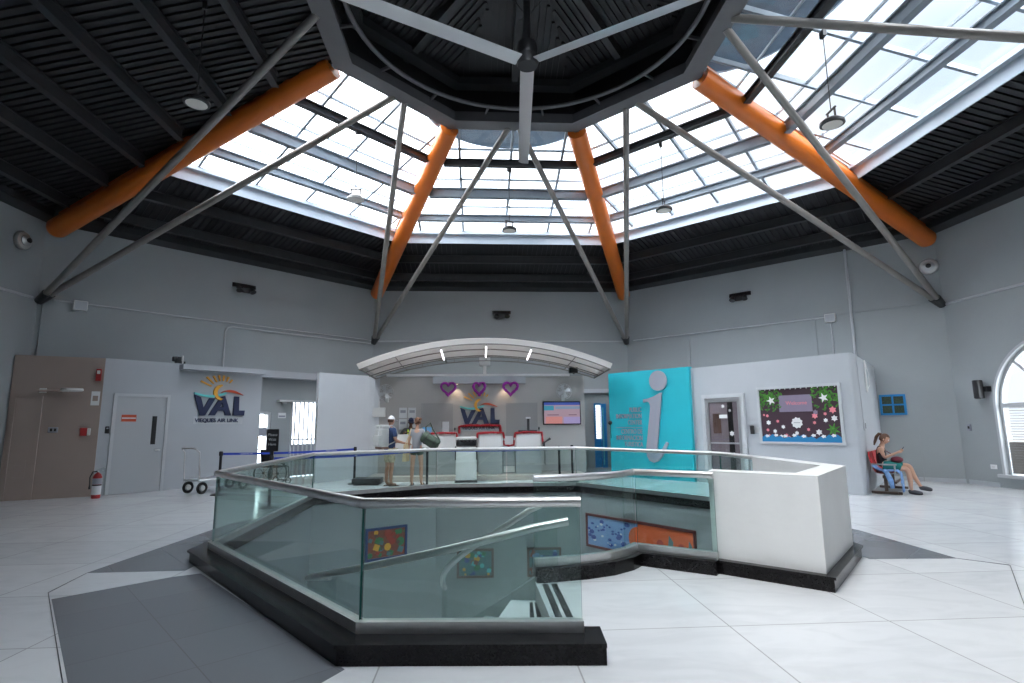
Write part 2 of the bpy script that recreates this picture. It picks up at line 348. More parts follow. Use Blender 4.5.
# lower level
LZ = -3.4
struct('floor_lower', MB().box(-5, 5, -5.4, 5.4, LZ-.2, LZ), 'marble')
mb = MB(); band(mb, HOLE[:10]+CURVE+[(-.3, -2.5)], 0.0, .0+.12, LZ, -.301); struct('wall_stairwell', mb, 'wall')
mb = MB(); band(mb, [E1, P1, P2, P3, P4, P5, P6, P7, Q1, Q2]+CURVE, -.012, .0, -.30, -.01)
struct('trim_stairwell', mb, 'wall')
struct('ground', MB().box(-60, 60, -60, 60, -4.2, -4.0), 'ground')

# ---------------------------------------------------------------- roof
AS = 8.03                     # inner edge of the metal deck where glazing starts
GLAZED = (315, 0, 45, 90, 180)
PUR = (4.75, 5.85, 7.0)
def sec(az): a = R_(az); return Vector((sin(a), cos(a), 0)), Vector((cos(a), -sin(a), 0))
where = {315: 'back-left', 0: 'rear, straight ahead', 45: 'back-right', 90: 'right-hand', 135: 'front-right', 180: 'front', 225: 'front-left', 270: 'left'}
for az in names:
    d, s = sec(az); a_in = AS if az in GLAZED else AR
    mb = MB()
    def P(a, t, dz=0): q = d*a+s*t; return Vector((q.x, q.y, zroof(a)+dz))
    ao = AW+.3
    mb.hexa([P(a_in, -a_in*T8, .04), P(a_in, a_in*T8, .04), P(ao, ao*T8, .04), P(ao, -ao*T8, .04), P(a_in, -a_in*T8, .10), P(a_in, a_in*T8, .10), P(ao, ao*T8, .10), P(ao, -ao*T8, .10)])
    t = -AW*T8+.08
    while t < AW*T8:
        a0_ = max(a_in, abs(t)/T8+.02, abs(t+.07)/T8+.02)
        if a0_ < AW-.1:
            mb.hexa([P(a0_, t, 0), P(a0_, t+.07, 0), P(AW, t+.07, 0), P(AW, t, 0), P(a0_, t, .05), P(a0_, t+.07, .05), P(AW, t+.07, .05), P(AW, t, .05)])
        t += .16
    roof = struct('ceiling', mb, 'deck')
    for a in ([9.1, 10.25] if az in GLAZED else [4.75, 5.85, 7.0, 8.1, 9.1, 10.25]):
        q = MB(); tt = a*T8-(.50 if a < 5 else .42 if a < 7.5 else .22)
        q.bar(P(a, -tt, -.13), P(a, tt, -.13), .05, .24); q.bar(P(a, -tt, -.25), P(a, tt, -.25), .14, .02); q.bar(P(a, -tt, -.01), P(a, tt, -.01), .14, .02)
        q.build('roof_purlin', 'steel_d', roof)
    q = MB(); tt = (AW-.12)*T8
    q.hexa([P(AW-.22, -tt, -.10-.05), P(AW-.22, tt, -.15), P(AW-.0, tt+.05, -.20), P(AW-.0, -tt-.05, -.20), P(AW-.22, -tt, .02), P(AW-.22, tt, .02), P(AW, tt, .02), P(AW, -tt, .02)])
    q.build('edge_beam', 'steel_d', roof)
    if az in GLAZED:
        root = thing('skylight', 'glazed skylight of the %s roof slope with steel purlins and white sky above' % where[az], 'skylight', (0, 0, zroof(AS)))
        def part(n, mb_, mt_):
            o = mb_.build(n, mt_, root); o.matrix_parent_inverse = Matrix.Translation(-root.location); return o
        g = MB(); g.hexa([P(AR-.1, -(AR-.1)*T8, .20), P(AR-.1, (AR-.1)*T8, .20), P(AS+.05, AS*T8, .20), P(AS+.05, -AS*T8, .20), P(AR-.1, -(AR-.1)*T8, .21), P(AR-.1, (AR-.1)*T8, .21), P(AS+.05, AS*T8, .21), P(AS+.05, -AS*T8, .21)])
        part('glass_pane', g, 'sky_glass')
        for i, a in enumerate(PUR):
            q = MB(); tt = a*T8-.24; hh = (.15, .24, .17)[i]
            q.bar(P(a, -tt, -hh/2), P(a, tt, -hh/2), .05, hh); q.bar(P(a, -tt, -hh), P(a, tt, -hh), .15, .025); q.bar(P(a, -tt, 0), P(a, tt, 0), .15, .025)
            part('purlin', q, 'steel_d' if i == 0 else 'purlin')
            q = MB(); a2 = a-.20; tt = a2*T8-.1; q.bar(P(a2, -tt, .14), P(a2, tt, .14), .035, .05); part('glazing_rail', q, 'curb')
        q = MB(); tt = AS*T8-.02
        q.bar(P(AS, -tt, -.09), P(AS, tt, -.09), .03, .30); q.bar(P(AS-.08, -tt+.05, .06), P(AS-.08, tt-.05, .06), .12, .10); part('curb', q, 'curb')
        k = -4
        for k in range(-4, 5):
            t = k*1.32+(.0 if az == 0 else .2)
            a0_ = max(AR, abs(t)/T8+.15)
            if a0_ < AS-.4:
                q = MB(); q.bar(P(a0_, t, .14), P(AS-.1, t, .14), .06, .10, up=(0, 0, 1)); part('glazing_bar', q, 'purlin')
        for sg in (-1, 1):
            q = MB(); q.bar(P(AR, sg*(AR*T8-.0)-sg*.14, .12), P(AS, sg*(AS*T8)-sg*.16, .12), .05, .10); part('hip_rail', q, 'curb')
            q = MB(); q.bar(P(AR, sg*(AR*T8)-sg*.0, .02), P(AS, sg*(AS*T8), .02), .12, .12); part('hip_flashing', q, 'purlin')

# orange hip beams
side = {-2: 'far left', -1: 'centre-left', 0: 'centre-right', 1: 'far right'}
for k in (-2, -1, 0, 1):
    a = R_(22.5+45*k); D = Vector((sin(a), cos(a), 0))
    p0 = D*4.0+Vector((0, 0, 8.50)); p1 = D*11.62+Vector((0, 0, 6.17)); ax = (p1-p0).normalized()
    mb = MB(); mb.tube([p0, p1-ax*.0, p1+ax*.10, p1+ax*.17], [.225, .225, .17, .06], 24)
    t = thing('roof_beam', 'orange tubular roof beam, %s of the four running from ring to wall' % side[k], 'beam', p1)
    o = mb.build('tube', 'orange', t); o.matrix_parent_inverse = Matrix.Translation(-p1)
    q = MB(); s_ = Vector((cos(a), -sin(a), 0))
    for sg in (-1, 1): q.bar(p0+s_*sg*.10+Vector((0, 0, .24)), p1+s_*sg*.10+Vector((0, 0, .24))-ax*.2, .02, .06)
    o = q.build('top_flange', 'orange', t); o.matrix_parent_inverse = Matrix.Translation(-p1)

# tie rods
def mid(k): a = R_(45*k); return Vector((3.6*sin(a), 3.6*cos(a), 8.50))
def node(k): x, y = V8(k, 11.93); return Vector((x, y, 4.456))
lab = {(-2, -2): 'far left node, steeper of the pair', (-2, -1): 'far left node, flatter of the pair',
       (-1, -1): 'back left node, nearly upright', (-1, 0): 'back left node leaning right to the middle of the ring',
       (0, 0): 'back right node leaning left to the middle of the ring', (0, 1): 'back right node, nearly upright',
       (1, 1): 'far right node, flatter of the pair', (1, 2): 'far right node, steeper of the pair', (2, 2): 'top right corner, running level from the ring'}
for (k, j), tx in lab.items():
    a, b_ = node(k), mid(j); dd = (b_-a).normalized(); side_ = Vector((cos(R_(45*j)), -sin(R_(45*j)), 0)); b_ = b_+side_*(-.13 if j > k else .13)*(1 if True else 0)
    t = thing('tie_rod', 'grey steel rod from the '+tx if j != 2 or k != 2 else 'grey steel rod in the '+tx, 'rod', a)
    q = MB(); q.tube([a, b_], .072, 14); o = q.build('rod', 'rod', t); o.matrix_parent_inverse = Matrix.Translation(-a)
    q = MB(); q.tube([a, a+dd*.35], .095, 12); o = q.build('end_fitting', 'steel_d', t); o.matrix_parent_inverse = Matrix.Translation(-a)
# central ring and cupola
ring = thing('roof_ring', 'dark octagonal steel ring and cupola at the centre of the roof', 'ring', (0, 0, 8.4))
def rpart(n, mb_, mt_, par=None):
    o = mb_.build(n, mt_, par or ring); o.matrix_parent_inverse = Matrix.Translation((0, 0, -8.4)); return o
def octp(r): return [V8(-k, r) for k in range(8)]
mb = MB(); band(mb, octp(3.97), 0, .38, 8.47, 8.49, True); band(mb, octp(3.95), 0, .30, 8.49, 8.74, True); rpart('ring_beam', mb, 'ringm')
mb = MB(); band(mb, octp(3.90), -.0, .06, 8.74, 9.45, True); rpart('drum', mb, 'deck')
mb = MB(); band(mb, octp(3.62), -.02, .25, 9.28, 9.46, True); rpart('drum_ledge', mb, 'steel_d')
mb = MB(); mb.tube([(3.12*cos(2*pi*i/64), 3.12*sin(2*pi*i/64), 8.7) for i in range(64)], .045, 10, closed=True); rpart('circular_rail', mb, 'ringm')
for i in range(16):
    a = R_(22.5*i+11.25); r1 = 3.6/max(cos(R_(((22.5*i+11.25+22.5) % 45)-22.5)), .9)*C8; mb = MB(); mb.bar((3.12*sin(a), 3.12*cos(a), 8.7), (3.52*sin(a), 3.52*cos(a), 8.7), .04, .06); rpart('rail_spoke', mb, 'ringm')
# cone roof of the cupola: ribbed deck on eight slopes
mb = MB()
for k in range(8):
    d, s = sec(45*k); A0 = 3.75*C8; zc = lambda a: 9.46+(A0-a)*.30
    def P(a, t, dz=0): q = d*a+s*t; return Vector((q.x, q.y, zc(a)+dz))
    ao = 3.9*C8
    v = [mb.bm.verts.new(q) for q in (P(0, 0, .04), P(ao, -ao*T8, .04), P(ao, ao*T8, .04))]; mb._f(v)
    v = [mb.bm.verts.new(q) for q in (P(0, 0, .12), P(ao, -ao*T8, .12), P(ao, ao*T8, .12))]; mb._f(v)
    t = -A0*T8+.05
    while t < A0*T8:
        a0_ = max(.15, abs(t)/T8+.03, abs(t+.06)/T8+.03)
        if a0_ < A0-.1: mb.hexa([P(a0_, t, 0), P(a0_, t+.06, 0), P(A0, t+.06, 0), P(A0, t, 0), P(a0_, t, .05), P(a0_, t+.06, .05), P(A0, t+.06, .05), P(A0, t, .05)])
        t += .14
rpart('cupola_roof', mb, 'deck')
for k in range(8):
    d, s_ = sec(45*k); x, y = d.x*3.42, d.y*3.42; mb = MB(); mb.bar((x, y, 9.36), (.05*x, .05*y, 10.36), .14, .2); rpart('cupola_rafter', mb, 'steel_d')
mb = MB(); band(mb, octp(3.98), -.04, 0, 8.74, 9.6, True); rpart('drum_cladding', mb, 'eave')
for az, hw, reach, lb in ((0, 2.3, 2.75, 'blue-grey curved roof hood seen through the glass behind the ring'), (90, 2.9, 2.5, 'large blue-grey curved roof hood seen through the upper right skylight')):
    ev = thing('roof_hood', lb, 'roof hood', (0, 0, 9.0)); d, s_ = sec(az); mb = MB(); n = 24
    rows_ = []
    for f, z in ((0, 9.62), (.25, 9.62), (.5, 9.60), (.75, 9.56), (1.0, 9.48)):
        row = []
        for i in range(n+1):
            a = pi*i/n; p = d*(3.66+reach*f*sin(a)**.8)+s_*(hw*cos(a)); row.append((p.x, p.y, z+.12*sin(a)*(1-f)))
        rows_.append(row)
    for dz in (0, .05):
        R3 = [[mb.bm.verts.new((x, y, z+dz)) for x, y, z in r] for r in rows_]
        for A, B in zip(R3, R3[1:]):
            for i in range(n): mb._f([A[i], A[i+1], B[i+1], B[i]], True)
    o = mb.build('hood_sheet', 'eave', ev); o.matrix_parent_inverse = Matrix.Translation((0, 0, -9.0))
    mb = MB(); mb.tube([Vector(p)+Vector((0, 0, .02)) for p in rows_[-1]], .03, 6); o = mb.build('rim', 'purlin', ev); o.matrix_parent_inverse = Matrix.Translation((0, 0, -9.0))

# ceiling fan
fan = thing('ceiling_fan', 'huge three-blade ceiling fan hanging under the central ring', 'fan', (0, 0, 7.62))
q = MB(); q.lathe([(.05, .1), (.16, .12), (.18, .2), (.16, .34), (.09, .36)]); q.build('motor', 'black', fan)
q = MB(); q.lathe([(.06, -.08), (.17, -.07), (.2, .02), (.19, .1), (.1, .12)]); q.build('hub_cover', 'blackm', fan)
q = MB(); q.tube([(0, 0, .34), (0, 0, 2.7)], .06, 12); q.build('down_rod', 'blackm', fan)
for az in (3.5, 123.5, 243.5):
    a = R_(az); D = Vector((sin(a), cos(a), 0)); s_ = Vector((cos(a), -sin(a), 0)); q = MB()
    def bl(r, w_, h_): return [D*r+s_*x+Vector((0, 0, z)) for x, z in ((-w_, .02), (-w_*.3, -.015+h_), (w_, -.03), (w_*.3, .035))]
    for (ra, wa), (rb, wb) in (((.17, .12), (2.2, .12)), ((2.2, .12), (3.6, .115))):
        A = bl(ra, wa, 0); B = bl(rb, wb, 0); va = [q.bm.verts.new(v) for v in A]; vb = [q.bm.verts.new(v) for v in B]
        for i in range(4): q._f([va[i], va[(i+1) % 4], vb[(i+1) % 4], vb[i]], True)
        q._f(va); q._f(vb[::-1])
    q.build('blade', 'alu', fan)
for az in (0, 120, 240):
    a = R_(az); q = MB(); q.tube([(.05*sin(a), .05*cos(a), .9), (1.9*sin(a), 1.9*cos(a), 2.33)], .01, 6); q.build('guy_wire', 'blackm', fan)

# hanging lamps
lampspec = [((-3.61, 3.43), 6.56, 8.05, 'white-rimmed high-bay lamp hanging before the back-left skylight', True),
            ((-.05, 4.89), 6.42, 8.05, 'black high-bay lamp hanging at the middle, below the fan blade', False),
            ((3.48, 3.43), 6.42, 8.05, 'black high-bay lamp hanging before the back-right skylight', False),
            ((5.02, -.39), 6.38, 8.05, 'large black high-bay lamp hanging at upper right before the skylight', False),
            ((-5.16, -.44), 6.43, 8.05, 'black high-bay lamp hanging at upper left under the dark roof', False)]
def make_lamp(h):
    t = thing('high_bay_lamp', 'x', 'lamp')
    q = MB(); q.lathe([(.06, .10), (.13, .09), (.185, .045), (.19, .0), (.165, -.01)], n=28); q.build('housing', 'black', t)
    q = MB(); q.lathe([(.01, -.022), (.12, -.018), (.16, -.008), (.16, -.002)], n=28); q.build('lens', 'lampw', t)
    q = MB(); q.bar((-.1, 0, .09), (-.1, 0, .25), .02, .03, up=(1, 0, 0)); q.bar((.1, 0, .09), (.1, 0, .25), .02, .03, up=(1, 0, 0)); q.bar((-.13, 0, .25), (.13, 0, .25), .03, .02); q.build('yoke', 'blackm', t)
    q = MB(); q.tube([(0, 0, .25), (0, 0, 1.68)], .009, 6); q.build('cable', 'blackm', t)
    q = MB(); q.box(-.06, .06, -.03, .03, 1.60, 1.72); q.build('clamp', 'steel_d', t)
    return t
l0 = make_lamp(0)
for i, ((x, y), z, zt, lb, wh) in enumerate(lampspec):
    o = l0 if i == 0 else copy_tree(l0); o.location = (x, y, z); o['label'] = lb; o['group'] = 'high-bay lamps hanging under the roof'; o.rotation_euler = (0, 0, .5*i)
for ch in l0.children:
    if ch.name.startswith('housing'):
        me = ch.data.copy(); me.materials.clear(); me.materials.append(M['offw']); ch.data = me

# ---------------------------------------------------------------- balustrade round the stairwell
def kerb(mb, pts, closed=False):
    band(mb, pts, .21, -.06, 0, .112); band(mb, pts, .235, -.075, .112, .135)
def rail_of(mb, pts, r=.036): mb.tube([(x, y, .972) for x, y in pts], r, 14)
def lerp(a, b_, t): return (a[0]+(b_[0]-a[0])*t, a[1]+(b_[1]-a[1])*t)
run = [E1, P1, P2, P3, P4, P5, P6, P7]
bal = thing('balustrade', 'long glass balustrade with steel handrail on a black kerb around the stairwell', 'balustrade', (-1.62, -4.47, 0))
def bpart(n, mb_, mt_, root=bal):
    o = mb_.build(n, mt_, root); o.matrix_parent_inverse = Matrix.Translation(-root.location); return o
pts = [(.0, -4.585)]+run[1:]
mb = MB(); kerb(mb, [(p[0], p[1]) for p in offset(pts, 0)]); 
bpart('kerb', mb, 'granite')
mb = MB(); band(mb, run, .045, -.035, .135, .208); bpart('base_channel', mb, 'steel')
mb = MB(); rail_of(mb, run); bpart('handrail', mb, 'steel')
split = [1, 1, 1, 1, 2, 1, 1]
for i, n in enumerate(split):
    for j in range(n):
        a, b_ = lerp(run[i], run[i+1], j/n), lerp(run[i], run[i+1], (j+1)/n); L = math.dist(a, b_); g_ = .008/L
        a, b_ = lerp(run[i], run[i+1], (j)/n+g_), lerp(run[i], run[i+1], (j+1)/n-g_)
        mb = MB(); band(mb, [a, b_], .009, -.009, .19, .955, edge_mi=1); bpart('glass_panel', mb, ['glass', 'gedge'])
bal2 = thing('balustrade', 'short curved glass balustrade at the head of the stairs beside the white parapet', 'balustrade', (.9, -2.28, 0))
b2 = lambda n, mb_, mt_: bpart(n, mb_, mt_, bal2)
seg2 = [(1.60, -2.785)]+CURVE
mb = MB(); band(mb, seg2, .10, -.10, 0, .115); band(mb, seg2, .115, -.115, .115, .135); b2('kerb', mb, 'granite')
mb = MB(); band(mb, seg2, .04, -.04, .135, .208); b2('base_channel', mb, 'steel')
mb = MB(); rail_of(mb, seg2); b2('handrail', mb, 'steel')
mb = MB(); band(mb, [seg2[0], (.915, -2.295)], .009, -.009, .19, .955, edge_mi=1); b2('glass_panel', mb, ['glass', 'gedge'])
mb = MB(); band(mb, [lerp(CURVE[0], CURVE[1], .05)]+CURVE[1:3], .009, -.009, .19, .955, edge_mi=0); b2('glass_panel', mb, ['glass', 'gedge'])
mb = MB(); band(mb, [lerp(CURVE[2], CURVE[3], .04)]+CURVE[3:], .009, -.009, .19, .955, edge_mi=0); b2('glass_panel', mb, ['glass', 'gedge'])
# white parapet
par = thing('parapet', 'white painted solid parapet block on a black kerb at the right of the stairwell', 'parapet', (2.3, -3.3, 0))
pp = [(1.59, -2.685), (2.34, -3.40), (3.40, -2.25), (3.47, -.40)]
pin = offset(pp, .24); pin[0] = (1.735, -2.465)
mb = MB()
for i in range(3): mb.hexa([(*pp[i], .135), (*pp[i+1], .135), (*pin[i+1], .135), (*pin[i], .135), (*pp[i], 1.006), (*pp[i+1], 1.006), (*pin[i+1], 1.006), (*pin[i], 1.006)])
bpart('wall_block', mb, 'parapet', par)
mb = MB(); band(mb, [(1.50, -2.60)]+pp[1:], -.07, .26, 0, .112); band(mb, [(1.50, -2.60)]+pp[1:], -.09, .26, .112, .135); bpart('kerb', mb, 'granite', par)

# ---------------------------------------------------------------- stairs
ST = thing('staircase', 'curved white stone staircase going down inside the stairwell', 'staircase', (-.25, -3.7, 0))
cx_, cy_, ro, ri, dth = -.25, -1.95, 2.5, .92, 16
rise = .17
for i in range(20):
    a0_, a1_ = R_(-90-dth*i), R_(-90-dth*(i+1)); z1 = -rise*(i+1); n = 4
    arc = lambda r: [(cx_+r*cos(a0_+(a1_-a0_)*j/n), cy_+r*sin(a0_+(a1_-a0_)*j/n)) for j in range(n+1)]
    A, B = arc(ri), arc(ro)
    mb = MB(); poly = A+B[::-1]; mb.prism(poly, z1-.2, z1)
    bpart('tread', mb, 'white', ST)
    if i < 9:
        mb = MB()
        for s0, s1 in ((.03, .085), (.115, .17)):
            f0, f1 = a0_+(-s0)/1.9, a0_+(-s1)/1.9
            q = [(cx_+r*cos(f), cy_+r*sin(f)) for r, f in ((ri+.1, f0), (ro-.15, f0), (ro-.15, f1), (ri+.1, f1))]
            mb.prism(q, z1, z1+.004)
        bpart('grip_strip', mb, 'blackm', ST)
mb = MB()
for s0, s1 in ((.03, .085), (.115, .17)): mb.box(-.25+s0, -.25+s1, -4.3, -3.0, 0, .004)
bpart('grip_strip', mb, 'blackm', ST)
for nm, rr, dz in (('stringer', ri, 0), ('stringer', ro, 0)):
    mb = MB(); N = 60; A = []
    for j in range(N+1):
        th = dth*20*j/N; a = R_(-90-th); z = -rise*th/dth
        A.append([mb.bm.verts.new((cx_+r*cos(a), cy_+r*sin(a), z+q)) for r, q in ((rr-.03, -.42), (rr+.03, -.42), (rr+.03, .06), (rr-.03, .06))])
    for X, Y in zip(A, A[1:]):
        for k in range(4): mb._f([X[k], X[(k+1) % 4], Y[(k+1) % 4], Y[k]], k % 2 == 0)
    mb._f(A[0]); mb._f(A[-1]); bpart(nm, mb, 'deskl' if rr == ri else 'wall', ST)
for nm, rr in (('handrail', ri+.06), ('handrail', ro-.13)):
    t = thing('stair_handrail', 'steel stair handrail on the %s side of the curved stairs' % ('inner, far' if rr < 1.2 else 'outer, near'), 'handrail', (cx_, cy_-rr, 0))
    pts = [(cx_+rr*cos(R_(-90-th)), cy_+rr*sin(R_(-90-th)), (.80 if rr > 1.2 else .72)-rise*max(0, th)/dth) for th in range(-2, 106, 6)]
    mb = MB(); mb.tube(pts, .03, 12); bpart('rail', mb, 'steel', t)
    mb = MB(); N = 26; G = []
    for j in range(N+1):
        th = 104*j/N; a = R_(-90-th); z = (.79 if rr > 1.2 else .71)-rise*th/dth
        G.append([mb.bm.verts.new((cx_+(rr+o_)*cos(a), cy_+(rr+o_)*sin(a), zz)) for o_, zz in ((-.006, z-.88), (.006, z-.88), (.006, z), (-.006, z))])
    for X, Y in zip(G, G[1:]):
        for k in range(4): mb._f([X[k], X[(k+1) % 4], Y[(k+1) % 4], Y[k]], True)
    mb._f(G[0]); mb._f(G[-1]); bpart('glass_panel', mb, 'glass_clear', t)
#PART2
# ================================================================ booths and counter wall
BL_A, BL_B = Vector((-9.55, 4.8)), Vector((-6.98, 7.45))
BR_A, BR_B = Vector((4.93, 5.88)), Vector((7.05, 2.75))
TQ_A, TQ_B = Vector((3.08, 7.86)), Vector((4.80, 5.88))
struct('wall_booth_left', MB().prism([(-11.05, 4.15), tuple(BL_A), tuple(BL_B), (-7.25, 7.9), (-7.6, 8.05), (-11.0, 4.72)], 0, 3.14), 'boxwall')
struct('wall_booth_left', MB().hexa([(-11.05, 4.14, 0), (-9.552, 4.79, 0), (-9.552, 4.80, 0), (-11.05, 4.16, 0), (-11.05, 4.14, 3.14), (-9.552, 4.79, 3.14), (-9.552, 4.80, 3.14), (-11.05, 4.16, 3.14)]), 'pink')
struct('wall_booth_right', MB().prism([(3.3, 7.95), (4.93, 5.9), tuple(BR_A), tuple(BR_B), (7.10, 2.72), (7.2, 2.76), (9.88, 5.7), (7.4, 8.2), (5.0, 9.5), (3.6, 9.5)], 0, 2.98), 'boxwall')
struct('wall_turquoise', MB().prism([tuple(TQ_A), tuple(TQ_B), (4.95, 6.02), (3.28, 8.05)], 0, 3.02), 'turq')
struct('wall_counter', MB().box(-4.0, 2.42, 8.3, 8.5, 0, 3.0).box(2.22, 2.42, 8.5, 11.05, 0, 3.0).box(-4.0, -3.8, 8.5, 11.05, 0, 3.0), 'cntr')
# curved free-standing panel left of the counter
arc = [(-5.3+.02*i+1.28*(i/10), 7.15+1.15*sin(pi/2*i/10)) for i in range(11)]
mb = MB(); band(mb, arc, 0, .12, 0, 3.02); o = struct('wall_panel', mb, 'panelw')
for f in o.data.polygons: f.use_smooth = True
o.data.set_sharp_from_angle(angle=R_(30))
def local(A, B): d = (B-A).normalized(); return d, math.atan2(d.y, d.x)
def on(A, B, t, z): d, rz = local(A, B); p = A+d*t; return (p.x, p.y, z), rz
def W45(t): return (-7.842+.7071*t, 7.842+.7071*t)   # back left wall, t along the wall
def WR45(t): return (7.842+.7071*t, 7.842-.7071*t)
RZL, RZR = R_(45), R_(-45)

# ledges (lintels) of the back walls
def beam(p, rz, x0, x1, z0, z1, dep, nm='trim_ledge', m_='boxwall'):
    o = MB().box(x0, x1, -dep, 0, z0, z1).build(nm, m_); o.location = (p[0], p[1], 0); o.rotation_euler = (0, 0, rz); return tag(o, kind='structure')
beam(W45(0), RZL, -.1, 3.4, 2.98, 3.18, .35); beam((0, 11.087), 0, 2.45, 4.4, 2.62, 2.76, .2)
d_, rzb = local(BL_A, BL_B)
beam(BL_A, rzb, 1.55, 3.66, 2.98, 3.10, .30, 'trim_booth', 'boxwall')
beam((0, 8.3), 0, -3.6, 1.95, 2.985, 3.05, .18, 'trim_counter', 'white'); beam((0, 8.3), 0, -2.2, .58, 2.76, 2.97, .30, 'trim_counter', 'boxwall')
# raised wall band on the back right wall and pilaster on the back left wall
q = MB(); q.box(1.55, 1.63, -.05, 0, 0, 4.62); q.box(1.63, 4.5, -.05, 0, 4.54, 4.62); o = q.build('trim_recess', 'wall'); o.location = (*WR45(0), 0); o.rotation_euler = (0, 0, RZR); tag(o, kind='structure')
q = MB(); q.box(-4.5, -4.2, -.08, 0, 0, 4.38); o = q.build('trim_pilaster', 'wall'); o.location = (*W45(0), 0); o.rotation_euler = (0, 0, RZL); tag(o, kind='structure')
q = MB(); q.box(-2.3, -2.2, -.05, 0, 0, 4.35); o = q.build('trim_pilaster', 'wall'); o.location = (*WR45(0), 0); o.rotation_euler = (0, 0, RZR)
tag(o, kind='structure')

# doors
def door(nm, loc, rz, w_, h_, leaf, frame, fw=.07, dep=.05):
    fr = MB(); fr.box(-w_/2-fw, -w_/2, -dep, .02, 0, h_+fw); fr.box(w_/2, w_/2+fw, -dep, .02, 0, h_+fw); fr.box(-w_/2, w_/2, -dep, .02, h_, h_+fw)
    f = fr.build(nm, frame); f.location = loc; f.rotation_euler = (0, 0, rz); tag(f, kind='structure')
    MB().box(-w_/2, w_/2, -dep*.4, .01, .01, h_).build('door_leaf', leaf, f); return f
loc, rz = on(BL_A, BL_B, .81, 0)
d1 = door('door_1', loc, rz, 1.04, 2.26, 'doorg', 'frame')
MB().box(.24, .34, -.03, -.015, 1.12, 1.80).build('vision_panel', 'black', d1)
q = MB(); q.cyl((.42, -.1, .98), .022, .08, 12, axis='y'); q.box(.32, .44, -.11, -.09, .97, 1.0); q.build('door_handle', 'steel', d1)
s_ = thing('door_sign', 'small red and white notice on the grey booth door', 'sign', (loc[0]-.25*cos(rz)+.022*sin(rz), loc[1]-.25*sin(rz)-.022*cos(rz), 1.75), rz)
MB().box(-.15, .15, -.006, 0, -.08, .08).build('plate', 'redor', s_); MB().box(-.14, .14, -.008, -.006, -.015, .015).build('text_bar', 'paper', s_)
for i, x in enumerate((-2.09, .475)):
    d2 = door('door_%d' % (i+2), (x, 8.3, 0), 0, .9, 2.15, 'doorc', 'doorc', .03, .02)
    MB().cyl((.40, -.06, 1.15), .03, .05, 12, axis='y').build('door_handle', 'black', d2)
n_ = thing('notice', 'pale notice taped to the left taupe door behind the counter', 'notice', (-1.83, 8.29, 1.45)); MB().box(-.1, .1, -.012, 0, -.18, .18).build('sheet', 'paper', n_)

# booth door with glass (right) -----------------------------------------
loc, rzr = on(BR_A, BR_B, .82, 0)
d4 = door('door_4', loc, rzr, .98, 2.14, 'blind', 'frame', .10, .07)
q = MB(); q.box(-.40, .40, -.045, -.04, .25, 2.04); q.build('door_glass', 'darkglass', d4)
q = MB()
for x0, x1, z0, z1 in ((-.49, -.40, .01, 2.13), (.40, .49, .01, 2.13), (-.40, .40, 2.04, 2.13), (-.40, .40, .01, .2), (-.40, .40, .99, 1.03)): q.box(x0, x1, -.055, -.02, z0, z1)
q.build('door_rail', 'alu', d4)
MB().box(.12, .26, -.036, -.03, .25, 2.03).build('blind_gap', 'black', d4)
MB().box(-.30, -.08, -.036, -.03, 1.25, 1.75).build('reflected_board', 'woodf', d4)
def paper_shape(parent, x, z, r, mt_, n=9, y=-.06, jit=.35, nm='cutout', sx=1.0):
    pts = []
    for i in range(n*2):
        rr = r*(1 if i % 2 else 1-jit); a = pi*i/n; pts.append((x+rr*cos(a)*sx, z+rr*sin(a)))
    return MB().extr(pts, y, y+.004).build(nm, mt_, parent)
for x, z, r in ((.02, 1.93, .05), (.20, 1.82, .04), (.22, 1.25, .07), (.24, .72, .07)): paper_shape(d4, x, z, r, 'whitep', 6, y=-.062)
MB().box(-.10, .12, -.062, -.058, 1.63, 1.72).build('paper_sign', 'whitep', d4)
# bulletin window display
loc, rz = on(BR_A, BR_B, 2.68, 1.07)
bd = thing('window_display', 'dark decorated display window with green leaves and blue paper waves on the booth', 'window display', loc, rz)
q = MB()
for x0, x1, z0, z1 in ((-.94, .94, 1.22, 1.28), (-.94, .94, -.05, .0), (-.94, -.88, 0, 1.22), (.88, .94, 0, 1.22)): q.box(x0, x1, -.05, .0, z0, z1)
q.build('frame', 'frame', bd); MB().box(-.88, .88, -.02, -.005, 0, 1.22).build('board', 'boardp', bd)
q = MB(); q.box(-.42, .32, -.03, -.02, .68, 1.06); q.build('mauve_panel', 'mauve', bd); text('panel_text', 'Welcome', .12, 'pinkp', bd, (-.26, -.032, .84), .004)
for cx0, cz0, sx_ in ((-.64, .98, 1), (.60, 1.0, 1)):
    q = MB()
    for i in range(120):
        a = random.uniform(0, 2*pi); rr = random.uniform(0, .36); px_, pz_ = cx0+rr*cos(a)*.95, cz0+rr*sin(a)*.8; b_ = random.uniform(0, pi)
        px_ = max(-.85, min(.85, px_)); pz_ = max(.6, min(1.19, pz_)); L_ = .05
        dx, dz = cos(b_)*L_, sin(b_)*L_; y = -.026-random.random()*.006
        q.extr([(px_-dx*.9, pz_-dz*.9), (px_-dz*.4, pz_+dx*.4), (px_+dx*.9, pz_+dz*.9), (px_+dz*.4, pz_-dx*.4)], y, y+.003)
    o = q.build('paper_leaves', 'leaf', bd); tag(o, kind='stuff')
    paper_shape(bd, cx0+(.04 if cx0 < 0 else -.02), cz0-.03, .11, 'whitep', 5, y=-.04, jit=.6, nm='white_flower')
